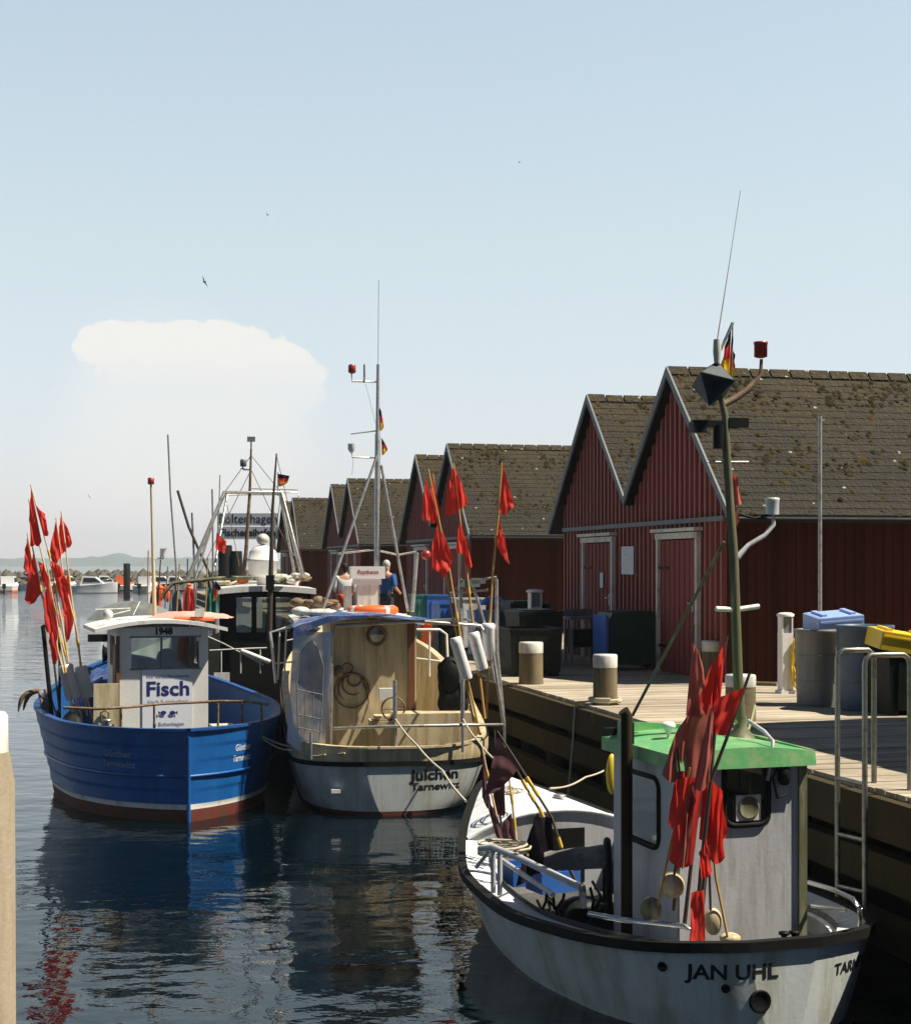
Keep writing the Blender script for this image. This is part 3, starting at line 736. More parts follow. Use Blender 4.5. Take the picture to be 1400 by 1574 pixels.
# roof: cambered slab
mb = MB(); rl = loc_a(A, 146, 965, fa - .25).x; rr_ = loc_a(A, 350, 965, fa - .25).x
def roofp(u, v): return Vector((rl + (rr_ - rl) * u, fa - .25 + v * (dp + .5), zt + .12 - .13 * (2 * u - 1) ** 2 + .0))
mb.grid(roofp, 12, 4); mb.grid(lambda u, v: roofp(u, v) - Vector((0, 0, .055)), 12, 4)
for v in (0, 1): mb.grid(lambda u, k: roofp(u, v) - Vector((0, 0, .055 * k)), 12, 1)
for u in (0, 1): mb.grid(lambda v, k: roofp(u, v) - Vector((0, 0, .055 * k)), 4, 1)
rfo = part('roof', mb, MT['white'], A)
mb = MB(); text_flat(mb, '1948', .135, (xm, fa - .002, loc_a(A, 252, 975, fa).z), (1, 0, 0), (0, 0, 1), .007); part('year_number', mb, MT['ink'], A)
# fish sign board
s0 = loc_a(A, 219, 1030, fa - .03); s1 = loc_a(A, 296, 1130, fa - .03)
mb = MB(); mb.box(((s0.x + s1.x) / 2, fa - .012, (s0.z + .95) / 2), (s1.x - s0.x, .012, s0.z - .95)); sg_ = part('sale_sign', mb, mk('sign_board_white', (.70, .72, .78), .5, var=.04), A)
def sgt(mb, s, pxy, size, bold=0, sx=1.0): text_flat(mb, s, size, loc_a(A, pxy[0], pxy[1], fa - .017), (1, 0, 0), (0, 0, 1), bold, sx=sx)
mb = MB(); sgt(mb, 'Fisch', (258, 1069), .30, .008, 1.1)
# two small fish marks
for cx in (251, 265):
    p = loc_a(A, cx, 1096, fa - .03); sgn = 1 if cx < 255 else -1
    mb.add([p + Vector((.045 * math.cos(a), -.002, .032 * math.sin(a))) for a in [i * math.pi / 6 for i in range(12)]], [tuple(range(12))])
    mb.add([p + Vector((-sgn * .035, -.003, 0)), p + Vector((-sgn * .075, -.003, .03)), p + Vector((-sgn * .075, -.003, -.03))], [(0, 1, 2)])
part('sign_text', mb, MT['ink_navy'], sg_)
mb = MB(); sgt(mb, 'Wir verkaufen unseren', (258, 1042), .072, .0025, .95); sgt(mb, 'frisch & geräuchert', (258, 1081), .082, 0, .95); sgt(mb, 'in Boltenhagen', (259, 1116), .082, .001, .95); sgt(mb, 'Ewer-Bauten-Weg 1', (257, 1128), .075, 0, .9)
part('sign_text', mb, MT['ink_grey'], sg_)
# mast on the roof
mx = loc_a(A, 238, 950, fa + .7); mtop = loc_a(A, 232, 745, fa + .7)
mb = MB(); mb.tube([mx - Vector((0, 0, .1)), mx.lerp(mtop, .4), mx.lerp(mtop, .55), mtop], [.035, .028, .022, .015], 8); ms = part('mast', mb, MT['cream'], A)
mb = MB(); mb.lathe([(.02, 0), (.05, .01), (.05, .1), (.03, .11)], mtop, 12); part('lantern', mb, MT['red_lamp'], ms)
mb = MB(); q = loc_a(A, 251, 853, fa + .7); mb.tube([(mx.x, mx.y, q.z - .06), (q.x, q.y, q.z - .06), q - Vector((0, 0, .03))], .018, 6); mb.lathe([(.05, -.03), (.055, .0), (.05, .09), (.06, .1)], q, 12); part('lantern', mb, MT['clear_lamp'], ms)
mb = MB()
for (a_, b_) in (((146, 937), (200, 935)), ((205, 945), (215, 925)), ((160, 948), (200, 938))):
    mb.tube([loc_a(A, *a_, fa + .3), loc_a(A, *b_, fa + .6)], .008, 6)
mb.box(loc_a(A, 307, 942, fa + .1), (.13, .1, .12)); mb.ball(loc_a(A, 166, 945, fa + .2), .075, 8, (1, 1, 1.1)); part('roof_fitting', mb, MT['dirty_white'], A)
# railing round the near end
mb = MB()
def pr(x, y, a=None, l=None): return loc_a(A, x, y, a) if a is not None else loc_l(A, x, y, l)
rail = []
for (k, (x, y)) in enumerate(((98, 1088), (150, 1090), (200, 1087), (250, 1082), (297, 1080), (340, 1078), (380, 1079), (412, 1083))):
    rail.append(((x, y)))
def rp(i):
    x, y = rail[i]
    zr = 1.52
    # follow the outline: choose point at height 1.52
    p = loc_z(A, x, y, zr); return p
pts = [rp(i) for i in range(len(rail))]
mb.tube(pts, .02, 8)
for x in (186, 237, 335, 372, 402):
    p = loc_z(A, x, 1081 if x > 200 else 1087, 1.52); mb.tube([p, Vector((p.x, p.y, 1.12))], .017, 8)
part('railing', mb, MT['rust'], A)
mb = MB(); p = loc_z(A, 67, 962, 2.62); q = Vector((p.x, p.y, 1.0))
p1 = loc_a(A, 66, 962, 3.4); p2 = loc_a(A, 82, 1125, 3.1); p3 = loc_a(A, 91, 962, 3.3)
mb.tube([p2, p1], .033, 8); mb.tube([p1, p3, loc_a(A, 92, 1110, 3.0)], .02, 8); part('buoy_rack', mb, MT['black'], A)
# bollard / fairlead notch, box, anchor
mb = MB(); p = loc_a(A, 165, 1133, .85); mb.lathe([(.03, 0), (.03, .16), (.06, .17), (.06, .2), (0, .2)], (p.x, p.y, 1.15), 12); mb.tube([(p.x - .09, p.y, 1.26), (p.x + .09, p.y, 1.26)], .018, 8); part('mooring_bitt', mb, MT['steel'], A)
mb = MB(); p = loc_a(A, 163, 1086, 1.9); mb.box((p.x, p.y, p.z - .02), (.36, .05, .7)); pn = part('hatch_board', mb, MT['cream'], A)
mb = MB(); q = loc_a(A, 161, 1100, 1.86); mb.tube([q + Vector((-.05, -.02, -.07)), q + Vector((-.06, -.02, .04)), q + Vector((0, -.02, .08)), q + Vector((.06, -.02, .04)), q + Vector((.05, -.02, -.07))], .016, 6); part('emblem', mb, MT['olive'], pn)
mb = MB()
p = loc_a(A, 60, 1062, 3.6); a0 = loc_a(A, 28, 1095, 3.6); a1 = loc_a(A, 36, 1092, 3.8); b0 = loc_a(A, 75, 1120, 3.2)
def arc(p, q, bulge, n=8): return [p.lerp(q, i / n) + Vector(bulge) * math.sin(math.pi * i / n) for i in range(n + 1)]
mb.tube(arc(p, a0, (-.07, 0, .09)), [.035] * 6 + [.03, .02, .008], 8); mb.tube(arc(p, a1, (-.04, .1, .05)), [.03] * 6 + [.025, .02, .008], 8)
mb.tube([p, b0], .03, 8); mb.tube([p + Vector((.1, 0, .01)), loc_a(A, 84, 1115, 3.3)], .035, 8)
mb.v = [wl(A, v) for v in mb.v]
solo('anchor', mb, MT['rust'], 'rusty anchor hooked over the far left rail of the blue boat', 'anchor')
mb = MB(); a0 = loc_a(A, 95, 1100, 2.5)
mb.grid(lambda u, v: a0 + Vector((-.1 + u * .5, v * .5 - .2, -.25 + .3 * math.sin(math.pi * u) * math.sin(math.pi * v) + .06 * pnoise(Vector((u * 5, v * 5, 1))))), 12, 8)
mb.v = [wl(A, v) for v in mb.v]; solo('dark_net_heap', mb, MT['black'], 'dark net heap under the floats on the blue boat', 'fishing net')
mb = MB(); c_ = loc_a(A, 172, 1045, 5.2)
mb.grid(lambda u, v: c_ + Vector((-.55 + u * 1.0, v * 1.6 - .8, -.45 + .65 * math.sin(math.pi * u) ** .5 * math.sin(math.pi * v) ** .5 + .1 * pnoise(Vector((u * 5, v * 5, 3))))), 16, 16)
mb.v = [wl(A, v) for v in mb.v]; solo('net_cover', mb, MT['tarp'], 'dark blue cover heaped behind the white wheelhouse of the blue boat', 'tarpaulin')
# hauler winch behind the wheelhouse, left
mb = MB(); c_ = loc_a(A, 172, 990, 4.6)
mb.box(c_, (.12, .3, .5)); mb.box(c_ + Vector((-.22, 0, .1)), (.32, .1, .12)); mb.box(c_ + Vector((.02, 0, -.55)), (.1, .1, .9)); mb.lathe([(.1, -.06), (.16, -.05), (.1, 0), (.16, .05), (.1, .06)], c_ + Vector((-.1, -.1, -.16)), 14, Matrix.Rotation(R(90), 4, 'Y')); part('net_hauler', mb, MT['black'], A)
mb = MB(); c_ = loc_a(A, 352, 1098, 1.6); mb.box((c_.x - .1, c_.y, 1.0), (.34, .3, .3)); part('storage_box', mb, MT['dirty_white'], A)

# ---------------------------------------------------------------- B. cream boat
B = boat('fishing_boat', 'cream and white fishing boat with blue canopy, tall steel mast and clear side curtain', -.84, 21.75, 8.0)
hbB = Hull([(0, .42, .70, .16, -.3), (.06, .72, .70, .4, -.3), (.16, .98, .70, .6, -.4), (.36, 1.22, .70, .8, -.4), (.75, 1.39, .71, 1.0, -.5), (1.5, 1.45, .77, 1.16, -.6), (3.5, 1.46, .95, 1.2, -.6), (5.2, 1.25, 1.15, .95, -.6), (6.6, .62, 1.38, .36, -.5), (7.3, .1, 1.6, .04, -.3)], flare=.62)
part('hull', hbB.band(MB(), .06, lambda y: hbB.zs(y), 14), MT['hull_white'], B)
part('bottom', hbB.band(MB(), -.3, .06, 6), MT['red_bottom'], B)
part('bulwark', hbB.band(MB(), lambda y: hbB.zs(y) + .05, lambda y: hbB.zs(y) + .24 + .11 * y, 4, -.0), MT['cream'], B)
mb = MB()
def inb(mb, hull, zl, zh, off):
    for sg in (-1, 1):
        mb.grid(lambda u, v: Vector((sg * max(0, hull.hb(hull.ys[round(u * (len(hull.ys) - 1))], min(hull.zs(hull.ys[round(u * (len(hull.ys) - 1))]), zl + (zh(hull.ys[round(u * (len(hull.ys) - 1))]) - zl) * v)) + off), hull.ys[round(u * (len(hull.ys) - 1))] + (.06 if u == 0 else 0), zl + (zh(hull.ys[round(u * (len(hull.ys) - 1))]) - zl) * v)), len(hull.ys) - 1, 3)
inb(mb, hbB, .3, lambda y: hbB.zs(y) + .24 + .11 * y, -.08); part('inner_bulwark', mb, MT['cream'], B)
ztopB = lambda y: hbB.zs(y) + .24 + .11 * y
def cap(hull, zf, off, w, h, mb):
    Lp = [Vector((-max(0, hull.at(y)[0] + off), y, zf(y))) for y in hull.ys]; Rp = [Vector((-p.x, p.y, p.z)) for p in Lp]
    e = [Vector((x_, hull.ys[0], zf(hull.ys[0]))) for x_ in (-.25, 0, .25)] if abs(Lp[0].x) > .1 else []
    mb.sweep(Lp[::-1] + e + Rp, w, h); return mb
part('cap_rail', cap(hbB, lambda y: ztopB(y) - .003, -.04, .11, .03, MB()), MT['cream'], B)
part('rubbing_strake', cap(hbB, lambda y: hbB.zs(y) - .01, .0, .045, .065, MB()), MT['rubber'], B)
part('deck', hbB.deckm(MB(), .36, .05, 7.2, -.1), MT['cream'], B)
bvB = hbB.bvh(.06, 14)
mb = MB(); rayd = Vector((.1, 1, 0)); xd = Vector((1, -.0, 0))
for s, (x, y), sz, bd in (('Julchen', (671, 1200), .20, .006), ('Tarnewitz', (672, 1216), .145, .003)):
    o_ = loc_a(B, x, y, -.1); text_onto(mb, s, sz, o_, xd, (0, 0, 1), bvB, (0, 1, 0), bd, .004, 1.2)
part('boat_name', mb, MT['ink'], B)
mb = MB(); o_ = loc_a(B, 630, 1251, -.02); mb.lathe([(.035, 0), (.035, .2)], o_, 12, Matrix.Rotation(R(-90), 4, 'X')); part('exhaust_outlet', mb, MT['black'], B)
mb = MB(); o_ = loc_a(B, 516, 1216, .1); mb.box(o_, (.13, .12, .05)); part('vent_plate', mb, MT['white'], B)
# cabin
ca = 1.65
zt = loc_a(B, 575, 955, ca).z; cl_ = loc_a(B, 508, 1000, ca).x; cr_ = loc_a(B, 640, 1000, ca).x
wh = MB(); wc = loc_a(B, 579, 977, ca)
frame_wall(wh, (cl_, ca, 0), (1, 0, 0), .5, zt, cr_ - cl_, [(wc.x - cl_ - .11, wc.x - cl_ + .11, wc.z - .11, wc.z + .11)])
frame_wall(wh, (cr_, ca + .002, 0), (0, 1, 0), .5, zt, 2.2, [(.5, 1.6, zt - .75, zt - .3)]); frame_wall(wh, (cl_, ca + 2.2, 0), (0, -1, 0), .5, zt, 2.198, [(.6, 1.7, zt - .75, zt - .3)])
frame_wall(wh, (cr_ - .05, ca + 2.2, 0), (-1, 0, 0), .5, zt - .002, cr_ - cl_ - .1, [(.15, cr_ - cl_ - .25, zt - .7, zt - .3)])
part('cabin', wh, MT['cream'], B)
mb = MB(); mb.lathe([(.16, -.02), (.16, .012), (.105, .012), (.105, -.02)], wc + Vector((0, -.015, 0)), 24, Matrix.Rotation(R(90), 4, 'X'), caps=False)
pw = part('porthole', mb, MT['rust'], B); mb = MB(); mb.lathe([(.11, 0), (.11, .006)], wc + Vector((0, -.005, 0)), 20, Matrix.Rotation(R(90), 4, 'X')); part('pane', mb, MT['glass'], pw)
mb = MB(); k0 = loc_a(B, 632, 1000, ca - .03); mb.box((k0.x, ca - .03, (zt + .6) / 2), (.1, .06, zt - .62)); part('door_post', mb, MT['brown'], B)
mb = MB()
def ring(mb, c, r, r2=.016, sq=1.0, n=24): mb.tube([c + Vector((r * math.cos(a), .004 * i, r * sq * math.sin(a))) for i, a in enumerate([2 * math.pi * j / n for j in range(n)])], r2, 6, closed=True)
for i, (x, y, r_) in enumerate(((543, 1058, .22), (543, 1052, .16), (545, 1045, .1), (541, 1062, .26), (534, 1028, .08))): ring(mb, loc_a(B, x, y, ca - .05 - .02 * i), r_, .014)
mb.tube([loc_a(B, 560, 1050, ca - .05), loc_a(B, 567, 1080, ca - .06), loc_a(B, 556, 1112, ca - .06)], .014, 6)
part('coiled_hose', mb, MT['rust'], B)
mb = MB(); mb.ball(loc_a(B, 519, 1032, ca - .14), .095, 10); mb.v = [wl(B, v) for v in mb.v]; solo('buoy', mb, MT['rust'], 'round rusty brown buoy hanging at the left of the cream cabin wall', 'buoy')
mb = MB(); k1 = loc_a(B, 590, 1095, ca - .3); mb.box((k1.x, ca - .25, .85), (.42, .45, .7)); mb.box((k1.x + .03, ca - .25, 1.24), (.34, .35, .06)); part('engine_box', mb, MT['cream'], B)
mb = MB(); c_ = loc_a(B, 593, 1067, ca - .5); mb.box(c_, (.2, .1, .17)); part('control_box', mb, MT['white'], B)
mb = MB(); c_ = loc_a(B, 605, 1090, ca - .6); ring(mb, c_, .17, .014); mb.tube([c_ - Vector((.17, 0, 0)), c_ + Vector((.17, 0, 0))], .009, 6); mb.tube([c_ - Vector((0, 0, .17)), c_ + Vector((0, 0, .17))], .009, 6); part('steering_wheel', mb, MT['rust'], B)
mb = MB(); k = loc_a(B, 668, 1105, .9); mb.box((k.x, 1.0, .9), (1.15, .06, .85)); mb.box((k.x, 1.25, 1.3), (1.15, .5, .04)); part('fish_locker', mb, MT['cream'], B)
# roof + tarpaulin canopy and tube frame
mb = MB(); za = loc_a(B, 575, 948, ca).z; xa, xb = cl_ - .55, cr_ + .1
mb.grid(lambda u, v: Vector((xa + (xb - xa) * u, ca - .15 + 2.5 * v, zt + .14 - .12 * (2 * u - 1) ** 2)), 12, 4); mb.grid(lambda u, v: Vector((xa + (xb - xa) * u, ca - .15 + 2.5 * v, zt + .06 - .12 * (2 * u - 1) ** 2)), 12, 4)
for v in (0, 1): mb.grid(lambda u, k: Vector((xa + (xb - xa) * u, ca - .15 + 2.5 * v, zt + .14 - .08 * k - .12 * (2 * u - 1) ** 2)), 12, 1)
part('cabin_roof', mb, MT['white'], B)
fa_ = .35
t0 = loc_a(B, 452, 985, fa_ + .3); t1 = loc_a(B, 505, 962, fa_); t2 = loc_a(B, 640, 955, fa_); t3 = loc_a(B, 738, 962, fa_); t4 = loc_a(B, 755, 985, fa_); t5 = loc_a(B, 774, 1115, fa_)
mb = MB(); mb.tube([loc_a(B, 508, 1150, fa_), loc_a(B, 510, 985, fa_), t1 + Vector((.1, 0, .0)), t2, t3, t4, t5], .025, 8)
mb.tube([t3, Vector((t3.x, ca, t3.z + .05)), Vector((cr_, ca, zt))], .02, 8)
mb.tube([loc_a(B, 513, 1120, fa_ - .1), loc_a(B, 590, 1117, .0), loc_a(B, 700, 1115, .0), loc_a(B, 775, 1114, .35), loc_a(B, 775, 1150, .4)], .022, 8)
for x, y in ((478, 1125), (608, 1117), (711, 1115), (775, 1114)): q = loc_a(B, x, y, .02); mb.tube([q, q - Vector((0, 0, .38))], .02, 8)
q = loc_a(B, 607, 1110, .02); mb.tube([q, q + Vector((0, 0, .58))], .03, 8)
q = loc_a(B, 711, 1110, .02); mb.tube([q, q + Vector((0, 0, .6))], .03, 8)
mb.tube([loc_a(B, 763, 890, .5), loc_a(B, 764, 1000, .45), loc_a(B, 775, 1114, .35)], .024, 8)
mb.tube([loc_a(B, 708, 890, .5), loc_a(B, 709, 1050, .3)], .03, 8)
mb.tube([loc_a(B, 690, 912, .5), loc_a(B, 750, 907, .5)], .018, 8); mb.tube([loc_a(B, 745, 890, .5), loc_a(B, 763, 887, .5)], .018, 8)
mb.tube([loc_a(B, 725, 893, .5), loc_a(B, 745, 960, .45), loc_a(B, 760, 1050, .4)], .022, 8)
part('tube_frame', mb, MT['steel'], B)
mb = MB(); mb.box(loc_a(B, 722, 897, .45), (.28, .1, .1)); mb.box(loc_a(B, 735, 893, .45), (.2, .1, .08)); part('net_roller', mb, MT['grey_tub'], B)
mb = MB()
def tarp(u, v):
    x = -1.25 + u * 1.95; y = .2 + v * 1.75
    z = t2.z + .05 + .07 * math.sin(math.pi * u) - .0 + .05 * pnoise(Vector((u * 4, v * 3, 5))) + .02 * math.sin(u * 22 + v * 4) + (.06 * (v))
    if u < .06: z -= .0
    return Vector((x, y, z))
lx = loc_a(B, 450, 965, .4).x; rx = loc_a(B, 655, 955, .4).x
mb.grid(lambda u, v: Vector((lx + (rx - lx) * u, .2 + v * 1.7, t2.z + .02 + .07 * math.sin(math.pi * min(1, u * 1.1)) - (.10 * (1 - u / .25) if u < .25 else 0) + (.035 * pnoise(Vector((u * 7, v * 4, 5))) + .018 * math.sin(u * 26 + v * 5)) * (1 if v > .02 else .4))), 48, 20)
mb.grid(lambda u, v: Vector((lx + (rx - lx) * (.55 * u), .2 - .01, t2.z + .02 + .07 * math.sin(math.pi * .6 * u) - (.10 * (1 - .55 * u / .25) if .55 * u < .25 else 0) - v * (.13 - .1 * u) )), 20, 2)
part('canopy', mb, MT['tarp'], B)
# vinyl curtain
mb = MB(); q0 = loc_a(B, 451, 970, .5); q1 = loc_a(B, 511, 972, .3); q2 = loc_a(B, 499, 1152, .25); q3 = loc_a(B, 441, 1140, .5)
cloth(mb, q0, q3, q2, q1, .035, 1.5, 2, 18, 24); cv_ = part('side_curtain', mb, MT['vinyl'], B)
mb = MB()
pts = [loc_a(B, x, y, .27) for x, y in ((458, 1125), (456, 1050), (460, 1010), (470, 990), (480, 985), (490, 1000), (497, 1025), (495, 1080), (490, 1140))]
mb.tube(pts, .009, 5, flat=.5)
for y in (1060, 1098, 1118): mb.tube([loc_a(B, 457, y, .27), loc_a(B, 495, y + 8, .27)], .007, 5)
for x in (470, 482): mb.tube([loc_a(B, x, 1060, .27), loc_a(B, x - 2, 1128, .27)], .007, 5)
part('curtain_seam', mb, MT['grey_tub'], cv_)
mb = MB(); ps = [p - Vector((0, -.012, 0)) for p in pts[1:8]]; mb.add(ps, [tuple(range(len(ps)))]); part('curtain_window', mb, glass_mat('smoky_vinyl', (.30, .29, .34), .12), cv_)
# mast
fm = 2.6
m0 = loc_a(B, 579, 950, fm); m1 = loc_a(B, 581, 560, fm)
mb = MB(); mb.tube([m0 - Vector((0, 0, .1)), m0.lerp(m1, .72), m0.lerp(m1, .73), m1], [.045, .045, .033, .024], 10)
mb.tube([loc_a(B, 583, 690, fm), loc_a(B, 497, 935, fm - .6)], .022, 8); mb.tube([loc_a(B, 586, 715, fm), loc_a(B, 627, 940, fm - .2)], .022, 8)
mb.tube([loc_a(B, 580, 587, fm), loc_a(B, 541, 586, fm), loc_a(B, 540, 572, fm)], .013, 6); mb.tube([loc_a(B, 560, 588, fm), loc_a(B, 560, 560, fm)], .017, 6)
mb.tube([loc_a(B, 580, 662, fm), loc_a(B, 539, 667, fm)], .012, 6); mb.tube([loc_a(B, 579, 704, fm), loc_a(B, 541, 703, fm), loc_a(B, 540, 690, fm)], .012, 6)
mb.tube([loc_a(B, 581, 562, fm), loc_a(B, 582, 430, fm)], .005, 5)
mb.tube([loc_a(B, 520, 851, fm), loc_a(B, 575, 845, fm), loc_a(B, 612, 853, fm), loc_a(B, 640, 848, fm)], .016, 8)
mb.tube([loc_a(B, 641, 850, fm), loc_a(B, 634, 940, fm - .2)], .03, 8)
mb.tube([loc_a(B, 562, 590, fm), loc_a(B, 577, 650, fm)], .003, 4); mb.tube([loc_a(B, 543, 705, fm), loc_a(B, 541, 730, fm)], .003, 4)
mB = part('mast', mb, MT['steel'], B)
mb = MB(); mb.lathe([(.03, -.02), (.06, 0), (.06, .1), (.045, .12)], loc_a(B, 541, 572, fm), 12); part('lantern', mb, MT['red_lamp'], mB)
mb = MB(); mb.lathe([(.02, -.05), (.055, 0), (.055, .07), (.06, .09)], loc_a(B, 540, 691, fm), 12); part('lantern', mb, MT['clear_lamp'], mB)
mb = MB(); mb.ball(loc_a(B, 655, 853, fm), .08, 8); part('lantern', mb, MT['red_lamp'], mB)
for (a_, b_, c_, d_) in (((583, 625), (584, 662), (590, 655), (586, 632)), ((586, 672), (587, 700), (596, 690), (591, 680))):
    mb = MB(); cloth(mb, *[loc_a(B, *k_, fm - .02) for k_ in (a_, b_, c_, d_)], .02, 1, .3, 8, 9, bands=1); part('flag', mb, flag_mats(), mB, label='small drooping black red gold flag')
# radar box on pedestal
mb = MB(); c_ = loc_a(B, 564, 880, fm); mb.box(c_, (.53, .4, .19)); mb.box(c_ - Vector((0, 0, .14)), (.42, .34, .1)); rd = part('radar', mb, MT['plastic_white'], B)
mb = MB(); mb.box(c_ - Vector((0, 0, .4)), (.32, .3, .45)); mb.box(c_ - Vector((.3, 0, .42)), (.12, .12, .42)); part('radar_pedestal', mb, MT['dirty_white'], rd)
mb = MB(); text_flat(mb, 'Raytheon', .085, c_ + Vector((0, -.202, -.02)), (1, 0, 0), (0, 0, 1), .002, lift=.002); part('maker_name', mb, MT['red_lamp'], rd)
# bow rails
mb = MB()
for xs_, l in ((((640, 968), (676, 968), (686, 975), (690, 1060)), 1.45),):
    a_s = 3.0
    mb.tube([loc_a(B, x, y, a_s) for x, y in xs_], .02, 8); mb.tube([loc_a(B, 660, 968, a_s), loc_a(B, 660, 1040, a_s)], .016, 6); mb.tube([loc_a(B, 640, 1012, a_s), loc_a(B, 688, 1018, a_s)], .014, 6)
part('bow_rail', mb, MT['white'], B)
mb = MB()
a_s = 2.6
mb.tube([loc_a(B, 424, 1050, a_s), loc_a(B, 416, 972, a_s), loc_a(B, 450, 962, a_s)], .024, 8)
for x in (430, 440): mb.tube([loc_a(B, x, 968, a_s), loc_a(B, x - 3, 1045, a_s)], .014, 6)
mb.tube([loc_a(B, 420, 1020, a_s), loc_a(B, 455, 1017, a_s)], .014, 6)
part('bow_rail', mb, MT['white'], B)
mb = MB(); c_ = loc_a(B, 692, 1060, 1.5); random.seed(2)
mb.grid(lambda u, v: c_ + Vector((-.18 + .42 * u + .1 * pnoise(Vector((v * 4, u * 3, 1))), -.1 + .08 * pnoise(Vector((u * 6, v * 6, 4))), .42 - .95 * v + .12 * pnoise(Vector((u * 5, 1, 2))))), 12, 16)
mb.ball(c_ + Vector((0, 0, .2)), .2, 8, (1, .8, 1.5)); mb.v = [wl(B, v) for v in mb.v]; solo('oilskins', mb, MT['black'], 'black oilskins hanging below the white floats on the cream boat', 'clothing')
# life ring and roof clutter
mb = MB(); c_ = wl(B, loc_a(B, 573, 938, 1.9)); rr = []
for i in range(28): a = 2 * math.pi * i / 28; rr.append(c_ + Vector((.32 * math.cos(a), .27 * math.sin(a), 0)))
mb.tube(rr, .07, 10, closed=True); lr = solo('life_ring', mb, MT['orange'], 'orange life ring lying on the cabin roof at the foot of the tall mast', 'life ring', loc=c_)
for a in (.5, 2.3, 3.8, 5.4):
    mb = MB(); pts = [c_ + Vector((.32 * math.cos(a + d), .27 * math.sin(a + d), 0)) for d in (-.1, 0, .1)]; mb.tube(pts, .075, 10); mb.v = [v - c_ for v in mb.v]; part('band', mb, MT['white'], lr)
mb = MB(); c_ = wl(B, loc_a(B, 492, 942, 1.6)); mb.ball(c_, .09, 8, (3.2, 1.6, .7)); mb.ball(c_ + Vector((-.3, .1, .02)), .09, 8, (1.6, 1.3, .8)); solo('rolled_cover', mb, MT['dirty_white'], 'rolled white cover on the left end of the cream boat roof', 'cover')
mb = MB()
for i in range(16): mb.ball(wl(B, loc_a(B, 452 + 4.2 * i, 934 - 9 * abs(math.sin(i * 1.9)) , 2.4 + .25 * math.sin(i * 4))), .075 + .02 * math.sin(i * 2.3), 6, (1.2, 1, .7 + .3 * math.sin(i * 3)))
solo('float_heap', mb, MT['rust'], 'heap of grey brown net floats behind the rolled cover on the cream boat', 'floats')
# ---------------------------------------------------------------- C. near white boat with green wheelhouse roof
C_ = boat('fishing_boat', 'small white fishing boat with green-roofed grey wheelhouse, nearest in the lower right', 1.41, 14.76, 17.5)
hc = Hull([(-3.38, .30, .71, .12, -.3), (-3.33, .5, .71, .3, -.3), (-3.2, .78, .70, .55, -.4), (-2.85, 1.07, .67, .84, -.5), (-2.2, 1.3, .63, 1.08, -.55), (-1.2, 1.43, .59, 1.2, -.6), (0, 1.35, .61, 1.10, -.6), (1.2, 1.03, .74, .78, -.6), (2.3, .58, .92, .34, -.5), (2.9, .28, 1.02, .16, -.4), (3.25, .0, 1.08, .0, -.2)], flare=.85)
part('hull', hc.band(MB(), -.2, lambda y: hc.zs(y), 16), MT['hull_white'], C_)
part('inner_hull', hc.inner(MB(), .1, .3), MT['deck_dark'], C_)
mb = MB()                       # side deck ring
for sg in (-1, 1):
    mb.grid(lambda u, v: Vector((sg * max(0, hc.at(hc.ys[round(u * (len(hc.ys) - 1))])[0] - .02 - .34 * v), hc.ys[round(u * (len(hc.ys) - 1))], hc.zs(hc.ys[round(u * (len(hc.ys) - 1))]) - .06 * v)), len(hc.ys) - 1, 2)
part('side_deck', mb, MT['deck_white'], C_)
mb = MB()
for sg in (-1, 1):
    mb.grid(lambda u, v: Vector((sg * max(0, hc.at(hc.ys[round(u * (len(hc.ys) - 1))])[0] - .36), hc.ys[round(u * (len(hc.ys) - 1))], hc.zs(hc.ys[round(u * (len(hc.ys) - 1))]) - .06 - .5 * v)), len(hc.ys) - 1, 2)
part('coaming', mb, MT['grey_tub'], C_)
part('deck', hc.deckm(MB(), .14, -3.1, 2.4, -.2), MT['deck_dark'], C_)
mb = MB()
def rub(hull, off, w, h, dz, mb):
    Lp = [Vector((-max(0, hull.at(y)[0] + off), y, hull.zs(y) + dz)) for y in hull.ys]; Rp = [Vector((-p.x, p.y, p.z)) for p in Lp]
    e = [Vector((x_, hull.ys[0], hull.zs(hull.ys[0]) + dz)) for x_ in (-.25, 0, .25)] if abs(Lp[0].x) > .2 else []
    mb.sweep(Lp[::-1] + e + Rp, w, h); return mb
part('rubbing_strake', rub(hc, .0, .075, .075, -.05, MB()), MT['rubber'], C_)
# raised foredeck with cuddy bulkhead
fy = 1.25
mb = MB(); ys = [y for y in hc.ys if y > fy]; ys = [fy] + ys
def fz(y): return hc.zs(y) + .03 + .22 * math.exp(-max(0, y - fy) * .7)
def fzx(y, w_): return hc.zs(y) + .02 + (fz(y) - hc.zs(y) - .02) * (1 - abs(w_) ** 2.2)
mb.grid(lambda u, v: Vector(((2 * v - 1) * max(0, hc.at(ys[round(u * (len(ys) - 1))])[0] - .05), ys[round(u * (len(ys) - 1))], fzx(ys[round(u * (len(ys) - 1))], 2 * v - 1))), len(ys) - 1, 14)
part('foredeck', mb, MT['deck_white'], C_)
mb = MB()
def bkp(u, v):
    z_ = .12 + v * (fzx(fy, 2 * u - 1) - .02 - .12); return Vector(((2 * u - 1) * (hc.hb(fy, min(z_, hc.zs(fy))) - .06), fy, z_))
mb.grid(bkp, 24, 10, False); part('cuddy_bulkhead', mb, MT['grey_paint'], C_)
mb = MB(); mb.box((.05, fy - .008, .52), (.5, .02, .56)); cd = part('cuddy_door', mb, MT['black'], C_); mb = MB(); mb.box((-.13, fy - .03, .52), (.03, .03, .1)); part('handle', mb, MT['steel'], cd)
